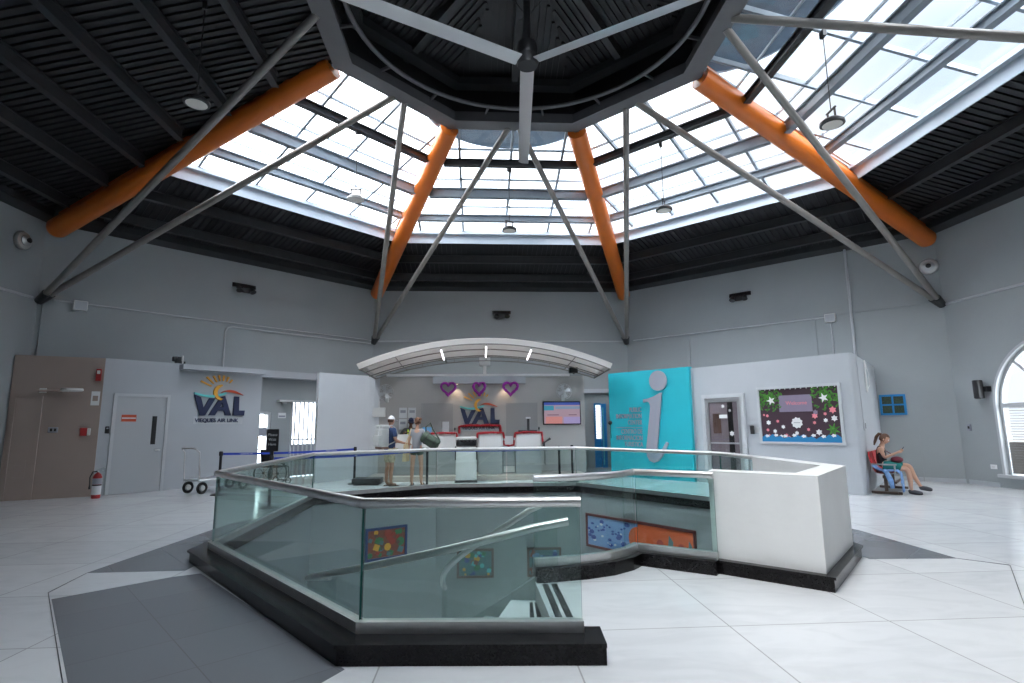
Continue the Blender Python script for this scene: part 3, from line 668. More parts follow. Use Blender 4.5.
for i, (x, z, r, c) in enumerate(((-.80, .62, .03, 'pinkp'), (-.72, .60, .04, 'pinkp'), (-.70, .44, .06, 'whitep'), (-.73, .27, .04, 'pinkp'), (-.70, .12, .06, 'pinkp'), (-.48, .47, .04, 'pinkp'), (-.56, .24, .05, 'whitep'), (-.36, .34, .05, 'whitep'), (-.30, .14, .05, 'pinkp'), (-.42, .12, .05, 'whitep'), (-.1, .15, .035, 'whitep'), (-.24, .10, .04, 'pinkp'), (-.06, .4, .0, 'whitep'), (.36, .58, .07, 'pinkp'), (.38, .66, .06, 'mauve'), (.34, .43, .04, 'pinkp'), (.20, .28, .04, 'pinkp'), (.42, .22, .07, 'whitep'), (.58, .62, .04, 'pinkp'), (.58, .48, .05, 'whitep'), (.74, .70, .08, 'pinkp'), (.76, .52, .07, 'whitep'), (-.06, .20, .05, 'whitep'))):
    if r > 0: paper_shape(bd, x, z, r, c, 6, y=-.03-.0008*(i % 5))
paper_shape(bd, -.04, .43, .13, 'whitep', 9, y=-.034, jit=.18, nm='paper_cloud', sx=1.0); MB().box(-.11, .03, -.037, -.034, .425, .44).build('cloud_mark', 'papert', bd)
paper_shape(bd, .72, .28, .15, 'leaf', 7, y=-.03, jit=.6, nm='palm_leaf')
pts = [(-.88, 0), (.88, 0)]+[(.88-.088*i, .10+(.05 if i % 2 else 0)+.03*sin(i*.8)) for i in range(21)]
MB().extr(pts, -.034, -.028).build('sea', 'seab', bd)
for i in range(8): paper_shape(bd, -.75+i*.21, .13+.02*(i % 2), .04, 'whitep', 5, y=-.038, nm='wave_crest', sx=1.5)
q = MB()
for i in range(15): q.ball((-.85+i*.12, -.035, 1.205), .012, 8, 6)
tag(q.build('fairy_lights', 'whitep', bd), kind='stuff')
# card reader, camera
loc, rz = on(BR_A, BR_B, 1.60, 1.34)
t = thing('card_reader', 'small dark card reader between the glass door and the display window', 'card reader', loc, rz); q = MB(); q.rbox(-.09, .0, -.04, 0, -.1, .1, .01); q.build('keypad', 'blackm', t); q = MB(); q.rbox(.02, .13, -.03, 0, -.07, .06, .008); q.build('cover', 'alu', t)

# turquoise wall signage
d_, rzt = local(TQ_A, TQ_B)
sg = thing('information_sign', 'big grey letter i with raised visitor centre wording on the turquoise wall', 'sign', (TQ_A.x, TQ_A.y, 0), rzt)
L = lambda x, y: (Vector((x, y))-TQ_A).dot(d_)
xi = 1.70
MB().extr([(xi+.27*cos(2*pi*i/40), 2.70+.28*sin(2*pi*i/40)) for i in range(40)], -.05, 0).build('letter_dot', 'sign_grey', sg)
stem = [(1.22, 2.22), (1.22, 2.12), (1.36, 2.14), (1.43, 2.08), (1.43, 1.95), (1.25, .75), (1.24, .58), (1.32, .46), (1.45, .43), (1.62, .50), (1.78, .66), (1.90, .90), (1.84, .96), (1.74, .80), (1.63, .70), (1.56, .70), (1.55, .78), (1.80, 2.36), (1.72, 2.34), (1.45, 2.26)]
stem = [(1.20, 2.20), (1.20, 2.11), (1.32, 2.13), (1.40, 2.10), (1.425, 2.0), (1.41, 1.85), (1.245, .85), (1.25, .62), (1.33, .49), (1.46, .44), (1.60, .49), (1.74, .62), (1.93, .98), (1.87, 1.02), (1.74, .82), (1.66, .74), (1.60, .76), (1.59, .88), (1.80, 2.36), (1.76, 2.36), (1.55, 2.27), (1.35, 2.21)]
MB().extr(stem, -.05, 0).build('letter_stem', 'sign_grey', sg)
for tx, z in (('PUBLIC', 1.85), ('INFORMATION', 1.67), ('CENTER', 1.49), ('CENTRO DE', 1.23), ('INFORMACION', 1.05), ('TURISTICA', .87)):
    text('lettering', tx, .19, 'sign_grey', sg, (1.12, -.012, z), .02, 'RIGHT', sx=.68)
MB().box(.23, 1.12, -.02, 0, 1.40, 1.415).build('divider_line', 'sign_grey', sg)
t = thing('wall_camera', 'small black door phone on the left edge of the turquoise wall', 'camera', (TQ_A.x+.03, TQ_A.y-.03, 1.55), rzt)
q = MB(); q.ball((0, -.05, 0), .06, 12, 8); q.build('dome', 'black', t); q = MB(); q.tube([(0, -.01, 0), (-.01, -.02, -.25), (0, -.01, -.45)], .008, 6); q.build('cord', 'black', t)

# ---------------------------------------------------------------- VAL logos
def logo(label, loc, rz, W_, group=None, tin=False):
    t = thing('airline_logo', label, 'sign', loc, rz)
    S = lambda P: [(x*W_, z*W_) for x, z in P]
    y0, y1 = -.05, 0
    MB().extr(S([(0, .41), (.125, .355), (.19, .14), (.285, .345), (.40, .345), (.225, 0), (.125, 0)]), y0, y1).build('letter_v', 'navy', t)
    q = MB(); q.extr(S([(.29, 0), (.49, .37), (.585, .40), (.62, .29), (.545, .27), (.41, 0)]), y0, y1); q.extr(S([(.605, 0), (.535, .27), (.585, .40), (.73, 0)]), y0+.001, y1); q.extr(S([(.44, .10), (.60, .10), (.57, .175), (.47, .175)]), y0+.002, y1); q.build('letter_a', 'navy', t)
    MB().extr(S([(.77, .395), (.87, .395), (.88, .105), (1.0, .105), (.99, 0), (.765, 0)]), y0, y1).build('letter_l', 'navy', t)
    up = [(x/20*.86, .455-.055*sin(x/20*2.0*pi*.75)+.02*x/20) for x in range(21)]
    lo = [(x, z-.05+.04*abs(x-.4)) for x, z in up]
    MB().extr(S(up[:15]+lo[:15][::-1]), y0-.01, y1).build('teal_wave', 'teal', t)
    up = [(.50+.45*i/12, .46+.085*sin(pi*(i/12)**.8*.95)-.045*(i/12)) for i in range(13)]; lo = [(x, z-.045*sin(pi*i/12)-.004) for i, (x, z) in enumerate(up)]
    MB().extr(S(up+lo[::-1]), y0-.012, y1).build('red_wave', 'redor', t)
    cx, cz = .52, .47
    A = [(cx+.165*cos(R_(a)), cz+.165*sin(R_(a))) for a in range(95, 275, 12)]; B = [(cx+.04+.135*cos(R_(a)), cz+.0+.135*sin(R_(a))) for a in range(105, 262, 12)]
    MB().extr(S(A+B[::-1]), y0-.02, y1).build('sun_crescent', 'yellow', t)
    for i in range(7):
        a = R_(155-i*17); r0, r1 = (.235, .23, .22, .215, .215, .22, .23)[i], (.46, .42, .36, .34, .33, .32, .31)[i]
        c, s2 = cos(a), sin(a); w0, w1 = .010, .017; bx, bz = .52, .49
        MB().extr(S([(bx+r0*c-w0*s2, bz+r0*s2+w0*c), (bx+r1*c-w1*s2, bz+r1*s2+w1*c), (bx+r1*c+w1*s2, bz+r1*s2-w1*c), (bx+r0*c+w0*s2, bz+r0*s2-w0*c)]), y0, y1).build('sun_ray', 'yellow', t)
    text('lettering', 'VIEQUES AIR LINK', .105*W_, 'navy', t, (.05*W_, -.012, -.135*W_), .02, bold=.003, sx=.98)
    MB().box(.02*W_, .98*W_, -.006, 0, -.175*W_, -.025*W_).build('base_plate', 'frame', t)
    return t
l1_, rz1 = on(BL_A, BL_B, (Vector((-8.2, 6.2))-BL_A).dot((BL_B-BL_A).normalized()), 1.83)
logo('navy VAL airline logo with sun on the pale booth wall above the cart', l1_, rz1, 1.30)
logo('navy VAL airline logo with red tinsel on the wall behind the counter', (-1.40, 8.3, 1.55), 0, 1.20)
def tinsel(name, label, pts, r, mt_, grp=None, closed=False, loc=(0, 0, 0), rz=0):
    t = thing(name, label, 'decoration', loc, rz, grp); P = []
    n = len(pts)
    for i in range(n if closed else n-1):
        a, b_ = Vector(pts[i]), Vector(pts[(i+1) % n]); k = max(1, int((b_-a).length/.03))
        for j in range(k): P.append(a.lerp(b_, j/k))
    if not closed: P.append(Vector(pts[-1]))
    rr = [r*random.uniform(.72, 1.15) for _ in P]
    q = MB(); q.tube(P, rr, 9, closed=closed); q.build('tinsel', mt_, t); return t
def heart(n=36, s=1): return [(s*.0625*16*sin(2*pi*i/n)**3*.5, 0, s*.0625*.5*(13*cos(2*pi*i/n)-5*cos(4*pi*i/n)-2*cos(6*pi*i/n)-cos(8*pi*i/n))) for i in range(n)]
for x, s2, sx_, lb in ((-1.74, .50, 1, 'leftmost of the three purple tinsel hearts, left of the sun rays'), (-.82, .50, .8, 'narrow middle purple tinsel heart hanging over the airline sun'), (.12, .50, 1, 'rightmost of the three purple tinsel hearts, right of the red wave')):
    H = [(a*s2*sx_*.86, 0, c*s2*.84) for a, b_, c in heart()]
    t = tinsel('heart_decoration', lb, H, .042, 'purple', 'purple hearts over the counter', True, (x, 7.93, 2.61), 0)
    q = MB(); q.tube([(0, 0, .17), (0, 0, .2)], .004, 6)
    q.build('string', 'purple', t)
tinsel('tinsel_garland', 'red tinsel garland draped over the lettering below the airline logo', [(-.02, -.07, -.28), (-.02, -.07, -.07), (.3, -.07, -.04), (.6, -.07, -.05), (.9, -.07, -.04), (1.22, -.07, -.06), (1.22, -.07, -.26)], .04, 'redt', 'red garlands', loc=(-1.40, 8.3, 1.55))
for x in (-1.5, -.05):
    t = thing('spotlight', 'small warm spotlight under the soffit, %s of the airline logo' % ('left' if x < -1 else 'right'), 'light', (x, 8.12, 2.76))
    q = MB(); q.cyl((0, 0, -.02), .05, .02, 16); q.build('ring', 'offw', t); q = MB(); q.cyl((0, 0, -.025), .035, .01, 16); q.build('bulb', 'spot', t)
    ld = bpy.data.lights.new('spot_lamp', 'SPOT'); ld.energy = 9; ld.color = (1, .72, .5); ld.spot_size = R_(95); ld.spot_blend = .8; ld.shadow_soft_size = .04
    lo_ = bpy.data.objects.new('spot_lamp', ld); C.objects.link(lo_); lo_.parent = t; lo_.location = (0, 0, -.04); lo_.rotation_euler = (R_(18), 0, 0)

# ---------------------------------------------------------------- canopy over the counter
can = thing('canopy', 'arched white fabric canopy on a steel frame above the check-in counter', 'canopy', (-.65, 7.5, 3.0))
def cpart(n, mb_, mt_): o = mb_.build(n, mt_, can); o.matrix_parent_inverse = Matrix.Translation((.65, -7.5, -3.0)); return o
def arch(y, xl, xr, ze, zc, n=28):
    h = zc-ze; hw = (xr-xl)/2; Rr = (hw*hw+h*h)/(2*h); cz = zc-Rr; xc = (xl+xr)/2; a0_ = math.asin(hw/Rr)
    return [Vector((xc+Rr*sin(-a0_+2*a0_*i/n), y, cz+Rr*cos(-a0_+2*a0_*i/n))) for i in range(n+1)]
F0 = arch(6.75, -4.2, 2.95, 3.20, 3.93); F1 = arch(6.75, -4.12, 2.88, 3.06, 3.78)
G1 = arch(7.3, -4.1, 2.86, 3.02, 3.70); K1 = arch(7.8, -4.05, 2.8, 2.97, 3.58); H1 = arch(8.25, -3.95, 2.75, 2.93, 3.48)
H0 = arch(8.25, -3.98, 2.78, 3.0, 3.60)
mb = MB(); n = len(F0)
top = [F0, [v+Vector((0, 0, .16)) for v in G1], [v+Vector((0, 0, .12)) for v in K1], H0]
rows = [[mb.bm.verts.new(v) for v in r] for r in top]; rows2 = [[mb.bm.verts.new(v+Vector((0, 0, .012))) for v in r] for r in top]
for R0 in (rows, rows2):
    for A, B in zip(R0, R0[1:]):
        for i in range(n-1): mb._f([A[i], A[i+1], B[i+1], B[i]], True)
cpart('fabric_roof', mb, 'fabric')
mb = MB()
A = [mb.bm.verts.new(v) for v in F0]; B = [mb.bm.verts.new(v) for v in F1]; A2 = [mb.bm.verts.new(v+Vector((0, .012, 0))) for v in F0]; B2 = [mb.bm.verts.new(v+Vector((0, .012, 0))) for v in F1]
for i in range(n-1): mb._f([A[i], A[i+1], B[i+1], B[i]]); mb._f([A2[i], A2[i+1], B2[i+1], B2[i]]); mb._f([B[i], B[i+1], B2[i+1], B2[i]])
cpart('fabric_valance', mb, 'fabric')
for ar in (F1, G1, K1, H1, H0):
    mb = MB(); mb.tube([v+Vector((0, 0, -.01)) for v in ar], .017, 8); cpart('arch_tube', mb, 'rod')
for i in (4, 9, 14, 19, 24):
    mb = MB(); mb.tube([F1[i], G1[i], K1[i], H1[i]], .016, 8); cpart('cross_tube', mb, 'rod')
for i in (2, 6, 10, 14, 18, 22, 26):
    mb = MB(); mb.tube([F0[i]+Vector((0, .03, -.01)), F1[i]+Vector((0, .03, 0))], .01, 6); cpart('spacer', mb, 'rod')
    mb = MB(); mb.tube([H0[i], H1[i]], .01, 6); cpart('spacer', mb, 'rod')
for x_ in (0, -1):
    mb = MB(); mb.tube([F1[x_], H1[x_]], .022, 8); cpart('end_tube', mb, 'rod')
    mb = MB(); a, b_ = F1[x_], H1[x_]; mb.hexa([a, b_, b_+Vector((0, 0, .14)), a+Vector((0, 0, .16)), a+Vector((.01, 0, 0)), b_+Vector((.01, 0, 0)), b_+Vector((.01, 0, .14)), a+Vector((.01, 0, .16))]); cpart('fabric_end', mb, 'fabric')
for i, nm in ((9, 'left'), (14, 'middle'), (19, 'right')):
    a, b_ = (F1[i]*.7+G1[i]*.3)-Vector((0, 0, .05)), K1[i]-Vector((0, 0, .05)); c = (a+b_)/2
    t = thing('tube_lamp', 'slim lit tube lamp under the canopy, %s of three' % {'left': 'leftmost', 'middle': 'middle', 'right': 'rightmost'}[nm], 'light', c, 0, 'tube lamps under the canopy')
    mb = MB(); mb.tube([a-c, b_-c], .022, 10); mb.build('tube', 'tube', t); mb = MB(); mb.bar(a-c+Vector((0, 0, .03)), b_-c+Vector((0, 0, .03)), .05, .03); mb.build('batten', 'offw', t)
t = thing('junction_box', 'pale box on a post above the middle of the counter wall', 'box', (-.65, 8.32, 3.0)); MB().rbox(-.17, .17, -.08, .10, .32, .62, .02).build('box', 'offw', t); MB().box(-.05, .05, -.04, .04, 0, .34).build('post', 'offw', t)
t = thing('speaker', 'black loudspeaker clamped under the right end of the canopy', 'speaker', (2.05, 8.0, 3.03)); MB().rbox(-.14, .12, -.12, .12, 0.02, .20, .03).build('cabinet', 'black', t); MB().box(-.03, .03, -.03, .03, -.0, .04).build('bracket', 'blackm', t)

# ---------------------------------------------------------------- wall fans, tv, papers
def wfan(x, z, lb):
    t = thing('wall_fan', lb, 'fan', (x, 8.3, z), 0, 'wall fans')
    q = MB(); q.rbox(-.05, .05, -.05, 0, -.28, -.08, .01); q.build('bracket', 'offw', t)
    q = MB(); q.tube([(0, -.05, -.18), (0, -.14, -.06), (0, -.10, 0)], .02, 8); q.cyl((0, -.22, 0), .06, .14, 14, axis='y'); q.build('motor', 'offw', t)
    q = MB()
    for k in range(4):
        a = k*pi/2+.4; c, s2 = cos(a), sin(a)
        q.hexa([(.04*c-.03*s2, -.24, .04*s2+.03*c), (.04*c+.03*s2, -.25, .04*s2-.03*c), (.19*c+.07*s2, -.27, .19*s2-.07*c), (.19*c-.05*s2, -.25, .19*s2+.05*c)]+[(.04*c-.03*s2, -.235, .04*s2+.03*c), (.04*c+.03*s2, -.245, .04*s2-.03*c), (.19*c+.07*s2, -.265, .19*s2-.07*c), (.19*c-.05*s2, -.245, .19*s2+.05*c)])
    q.build('blades', 'alu', t)
    q = MB()
    for rr, y in ((.23, -.24), (.235, -.29), (.19, -.31), (.12, -.325), (.05, -.33), (.2, -.2)): q.tube([(rr*cos(2*pi*i/28), y, rr*sin(2*pi*i/28)) for i in range(28)], .004, 5, closed=True)
    for k in range(16): a = 2*pi*k/16; q.tube([(.03*cos(a), -.33, .03*sin(a)), (.15*cos(a), -.32, .15*sin(a)), (.235*cos(a), -.27, .235*sin(a)), (.2*cos(a), -.2, .2*sin(a)), (.06*cos(a), -.17, .06*sin(a))], .003, 4)
    tag(q.build('cage', 'alu', t), kind='stuff'); return t
wfan(-3.60, 2.50, 'white wall fan above the box at the left end of the counter wall'); wfan(1.75, 2.5, 'white wall fan above the television')
tv = thing('television', 'flat television showing a pink and blue table on the counter wall', 'television', (1.70, 8.3, 1.86))
MB().rbox(-.58, .58, -.09, -.03, -.35, .35, .01, 1).build('case', 'black', tv); MB().box(-.15, .15, -.03, 0, -.12, .12).build('wall_mount', 'blackm', tv)
def scr(n, x0, x1, z0, z1, c, e=1.0, y=-.0935):
    mt_ = mat('screen_'+n, (.02, .02, .02), .3, emit=c, emits=e); return MB().box(x0, x1, y, -.089, z0, z1).build('screen_'+n, mt_, scrn)
scrn = MB().box(-.55, .55, -.092, -.088, -.32, .32).build('screen', mat('screen_base', (.02, .02, .02), .3, emit=(.60, .42, .52), emits=.5), tv)
scr('header', -.55, .55, .24, .32, (.05, .10, .45), .6); scr('banner', -.55, -.25, .08, .22, (.05, .35, .50), .6); scr('band', -.2, .55, .12, .20, (.30, .45, .65), .5); scr('list', -.5, 0, -.32, -.11, (.75, .30, .28), .6); scr('list_right', .05, .55, -.32, -.12, (.45, .38, .70), .6)
scr('line', -.45, -.1, -.07, -.045, (.3, .15, .25), .4, -.0945); scr('line_right', .2, .45, -.07, -.045, (.3, .15, .25), .4, -.0945)
t = thing('wall_box', 'white box on the counter wall below the left wall fan', 'box', (-3.82, 8.3, 1.92)); MB().rbox(-.19, .19, -.10, 0, -.14, .14, .015).build('cover', 'offw', t); MB().box(-.02, .02, -.03, 0, .14, .33).build('conduit', 'offw', t)
for i, (x, z, lb) in enumerate(((-3.11, 1.90, 'upper left'), (-2.84, 1.90, 'upper right'), (-3.11, 1.56, 'lower left'), (-2.84, 1.56, 'lower right, behind the attendant'))):
    t = thing('notice', 'white sheet pinned beside the left counter door, %s of four' % lb, 'notice', (x, 8.3, z), 0, 'sheets on the counter wall'); MB().box(-.115, .115, -.008, 0, -.155, .155).build('sheet', 'paper', t); MB().box(-.08, .08, -.0095, -.008, .0, .08).build('print', 'papert', t)

# ---------------------------------------------------------------- check-in counters
struct('floor_platform', MB().box(-3.9, 2.2, 7.0, 8.29, 0, .13), 'beigef')
def counter(x0, x1, lb):
    t = thing('check_in_counter', lb, 'counter', ((x0+x1)/2, 7.5, .13), 0, 'check-in counters'); hw = (x1-x0)/2
    MB().box(-hw+.01, hw-.01, .02, .55, 0, .64).build('base', 'deskl', t); MB().rbox(-hw, hw, 0, .6, .64, 1.14, .06, 3).build('hood', 'offw', t); return t
counter(-3.30, -1.48, 'long white check-in counter at the left, behind the two travellers')
counter(-.85, -.14, 'white check-in counter in the middle, under the airline logo')
counter(.22, .98, 'white check-in counter at the right, below the right counter door')
t = thing('shelf_unit', 'low white shelf between the middle and right counters', 'shelf', (.04, 7.62, .13)); MB().box(-.17, .17, 0, .4, .66, .80).build('shelf_top', 'offw', t); MB().box(-.17, .17, .05, .38, 0, .66).build('base', 'deskl', t); MB().box(-.16, .16, -.02, .05, .04, .2).build('kick_panel', 'offw', t)
t = thing('notice', 'white notice standing on the low shelf between two counters', 'notice', (.04, 7.72, .93)); MB().box(-.13, .13, 0, .012, 0, .26).build('sheet', 'paper', t); MB().box(-.08, .08, .012, .08, 0, .02).build('foot', 'offw', t)
g = 'red garlands'
for x0, x1, lb in ((-2.35, -1.46, 'red tinsel garland along the top of the left counter'), (-.88, -.12, 'red tinsel garland along the top of the middle counter'), (.2, 1.0, 'red tinsel garland along the top of the right counter')):
    tinsel('tinsel_garland', lb, [(x0, -.02, -.12), (x0+.01, -.01, .01), ((x0+x1)/2, -.02, .035), (x1-.01, -.01, .02), (x1+.02, -.02, -.14 if x1 < .5 else -.30)], .032, 'redt', g, loc=(0, 7.5, 1.27))
tinsel('tinsel_garland', 'red tinsel garland looped round the low shelf', [(-.15, 0, .12), (-.14, -.02, -.01), (0, -.03, -.03), (.14, -.02, -.01), (.15, 0, .12)], .026, 'redt', g, loc=(.04, 7.62, .95))
t = thing('ticket_printer', 'black ticket printer with a tall stand on the right counter', 'printer', (.62, 7.75, 1.27)); MB().rbox(-.30, .25, -.1, .12, 0, .09, .02).build('body', 'black', t); MB().box(-.035, .035, -.02, .02, .09, .42).build('stand', 'blackm', t); MB().box(-.07, .07, -.025, .02, .42, .47).build('tag', 'paper', t)
t = thing('notice', 'small blue notice standing on the left counter', 'notice', (-2.33, 7.7, 1.27)); MB().box(-.13, .13, 0, .015, 0, .20).build('sheet', mat('light_blue_print', (.16, .42, .72), .6), t); MB().box(-.08, .08, .015, .08, 0, .015).build('foot', 'offw', t)
for x, lb in ((-1.53, 'left'), (.95, 'right')):
    t = thing('microphone', 'small black desk microphone at the %s counter' % lb, 'microphone', (x, 7.85, 1.27)); q = MB(); q.cyl((0, 0, 0), .03, .015, 12); q.build('base', 'black', t); q = MB(); q.tube([(0, 0, .01), (0, 0, .1)], .008, 8); q.build('stem', 'black', t); q = MB(); q.ball((0, 0, .14), .026, 10, 8, (1, 1, 1.8)); q.build('head', 'black', t)
k = thing('baggage_kiosk', 'white kiosk cabinet with a black tray, standing before the counters', 'kiosk', (-1.17, 6.75, 0))
MB().rbox(-.28, .28, -.22, .22, .06, .92, .02).build('cabinet', 'offw', k); MB().box(-.30, .30, -.24, .24, 0, .06).build('base', 'blackm', k); MB().box(-.30, -.27, -.23, .0, .6, .95).build('side_rail', 'blackm', k); MB().box(.27, .30, -.23, .0, .6, .95).build('side_rail', 'blackm', k)
MB().rbox(-.27, .27, -.2, .2, .96, 1.14, .03).build('tray', 'black', k); MB().rbox(-.28, .28, -.2, .2, 1.12, 1.2, .03).build('lid', 'offw', k); MB().box(-.12, .12, -.1, .1, .9, .98).build('neck', 'offw', k)
q = MB()
for i in range(5): q.ball((-.21+.105*i, -.2, 1.10), .04, 10, 8)
tag(q.build('strap_buckles', 'blackm', k), kind='stuff')
t = thing('phone', 'black handset hanging at the right end of the counters', 'phone', (1.06, 7.42, 0)); q = MB(); q.tube([(0, 0, 1.0), (.0, 0, .5)], .01, 6); q.tube([(-.01, 0, .5), (.03, 0, .35), (-.03, 0, .45)], .008, 6); q.build('cord', 'black', t); q = MB(); q.tube([(-.06, 0, .98), (.02, -.02, 1.03), (.16, -.02, 1.12)], [.03, .02, .035], 8); q.build('handset', 'black', t); MB().box(-.05, .0, .02, .10, .9, 1.04).build('cradle', 'blackm', t)

# ---------------------------------------------------------------- stanchions and belts
def stanchion(x, y, lb, h=.97):
    t = thing('queue_post', lb, 'queue post', (x, y, 0), 0, 'queue posts'); q = MB(); q.lathe([(.17, 0), (.17, .015), (.13, .03), (.035, .045), (.03, .05)], n=24); q.build('base', 'blackm', t)
    q = MB(); q.cyl((0, 0, .045), .03, h-.13, 14); q.build('pole', 'black', t); q = MB(); q.lathe([(.032, h-.10), (.042, h-.095), (.042, h-.02), (.03, h)], n=16); q.build('belt_head', 'black', t); return t
SPT = dict(A=(-6.72, 4.67), B=(-4.13, 6.65), S=(-4.78, 2.45), c=(-2.1, 5.43), d=(1.2, 5.52), e=(1.66, 6.31))
for k_, lb in dict(A='black queue post beside the flatbed cart', B='black queue post left of the baggage scale', S='black queue post carrying a black sign, near the stairwell', c='black queue post right of the travelling woman', d='nearer of two black queue posts right of the counters', e='farther of two black queue posts right of the counters').items(): stanchion(*SPT[k_], lb)
def belt(a, b_, lb, z=.91):
    a, b_ = Vector((*a, z)), Vector((*b_, z)); d = (b_-a).normalized(); a += d*.045; b_ -= d*.045; L_ = (b_-a).length; t = thing('queue_belt', lb, 'belt', a, math.atan2(d.y, d.x))
    q = MB(); n = 12
    for i in range(n):
        x0, x1 = L_*i/n, L_*(i+1)/n; s0, s1 = -.03*sin(pi*i/n), -.03*sin(pi*(i+1)/n); q.hexa([(x0, -.002, s0-.025), (x1, -.002, s1-.025), (x1, .002, s1-.025), (x0, .002, s0-.025), (x0, -.002, s0+.025), (x1, -.002, s1+.025), (x1, .002, s1+.025), (x0, .002, s0+.025)])
    q.build('strap', 'belt', t)
    for f in (.15, .5, .8):
        text('print', 'VIEQUES AIR LINK' if f != .5 else 'VAL', .035, 'paper', t, (L_*f-.12, -.003, -.03*sin(pi*f)-.012), .002)
belt(SPT['A'], SPT['B'], 'blue printed belt between the cart and the baggage scale'); belt(SPT['S'], SPT['c'], 'blue printed belt running from the black sign behind the stairwell'); belt(SPT['c'], SPT['d'], 'blue printed belt in front of the check-in counters')
t = thing('queue_sign', 'tall black sign with white words on top of a queue post', 'sign', (SPT['S'][0], SPT['S'][1], .97), .12); MB().rbox(-.11, .11, -.015, .015, .08, .50, .008, 1).build('board', 'black', t); MB().box(-.03, .03, -.02, .02, 0, .09).build('holder', 'black', t)
for i, tx in enumerate(('Please', 'Wait', 'Here')): text('lettering', tx, .07, 'paper', t, (0, -.018, .37-i*.09), .003, 'CENTER')
# wheelchair
wc = thing('wheelchair', 'empty black wheelchair parked behind the blue belt', 'wheelchair', (-6.35, 6.75, 0), R_(60))
for sd in (-.27, .27):
    q = MB(); q.tube([(.0+.29*cos(2*pi*i/28), sd, .30+.29*sin(2*pi*i/28)) for i in range(28)], .018, 8, closed=True); q.tube([(-.0, sd-.02, .3), (0, sd+.02, .3)], .03, 10)
    for k_ in range(8): a = 2*pi*k_/8; q.tube([(.02*cos(a), sd, .3+.02*sin(a)), (.28*cos(a), sd, .3+.28*sin(a))], .004, 5)
    q.build('rear_wheel', 'rubber', wc)
    q = MB(); q.tube([(.38+.08*cos(2*pi*i/16), sd*.9, .09+.08*sin(2*pi*i/16)) for i in range(16)], .015, 6, closed=True); q.build('caster', 'rubber', wc)
    q = MB(); q.tube([(-.1, sd*.85, .46), (-.16, sd*.85, .92), (-.24, sd*.85, .93)], .014, 8); q.tube([(-.1, sd*.85, .46), (.38, sd*.85, .46), (.42, sd*.85, .16), (.5, sd*.8, .08)], .014, 8); q.tube([(-.13, sd*.9, .66), (.2, sd*.9, .66), (.24, sd*.9, .46)], .016, 8); q.build('frame_tube', 'blackm', wc)
MB().rbox(-.1, .36, -.23, .23, .45, .50, .02).build('seat', 'black', wc); MB().hexa([(-.10, -.23, .48), (-.08, -.23, .48), (-.08, .23, .48), (-.10, .23, .48), (-.17, -.23, .92), (-.15, -.23, .92), (-.15, .23, .92), (-.17, .23, .92)]).build('backrest', 'black', wc); MB().box(.44, .56, -.2, .2, .08, .10).build('footrest', 'blackm', wc)
# baggage scale
t = thing('baggage_scale', 'low dark floor scale left of the travelling man', 'scale', (-3.72, 6.45, 0)); MB().rbox(-.38, .34, -.25, .3, .03, .17, .02).build('platform', 'blackm', t); MB().box(-.34, .30, -.2, .25, 0, .03).build('base', 'black', t)
# flatbed cart
ct = thing('flatbed_cart', 'steel flatbed luggage cart with pneumatic wheels beside the booth wall', 'cart', (-7.44, 4.86, 0), R_(62))
MB().rbox(0, 1.35, -.28, .28, .29, .33, .01, 1).build('deck', 'alu', ct)
q = MB(); q.tube([(.02, -.26, .27), (-.02, -.26, .95), (-.1, -.24, 1.02), (-.12, -.18, 1.04), (-.12, .18, 1.04), (-.1, .24, 1.02), (-.02, .26, .95), (.02, .26, .27)], .016, 10); q.build('handle', 'steel', ct)
for x in (.10, 1.2):
    for y in (-.26, .22):
        q = MB(); q.tube([(x+.105*cos(2*pi*i/20), y, .142+.105*sin(2*pi*i/20)) for i in range(20)], .032, 10, closed=True); wq = q.build('wheel', 'rubber', ct); q = MB(); q.cyl((x, y-.03, .142), .06, .06, 16, axis='y'); q.build('hub', 'steel', wq)
        MB().box(x-.02, x+.02, y+.035, y+.045, .13, .29).build('fork', 'steel', ct)
# fire extinguisher
ex = thing('fire_extinguisher', 'red fire extinguisher standing on the floor by the beige wall', 'fire extinguisher', (-9.22, 4.42, 0))
q = MB(); q.lathe([(.075, 0), (.085, .01), (.085, .46), (.06, .52), (.025, .545), (.025, .56)], n=24); q.build('cylinder', 'red', ex)
q = MB(); q.lathe([(.0865, .30), (.0865, .43)], n=24); q.build('grey_label', 'sign_grey', ex); q = MB(); q.lathe([(.0865, .08), (.0865, .27)], n=24); q.build('label', 'paper', ex); q = MB(); q.lathe([(.0875, .27), (.0875, .295)], n=24); q.build('strap', 'blackm', ex)
q = MB(); q.tube([(0, 0, .55), (0, 0, .60)], .02, 10); q.bar((-.02, 0, .61), (.14, 0, .66), .02, .015); q.bar((-.02, 0, .59), (.10, 0, .60), .02, .012); q.build('valve', 'alu', ex)
q = MB(); q.tube([(0, -.02, .58), (-.09, -.03, .57), (-.14, -.03, .45), (-.13, -.03, .28)], .012, 8); q.tube([(-.13, -.03, .28), (-.13, -.03, .2)], [.014, .022], 8); q.build('hose', 'black', ex)

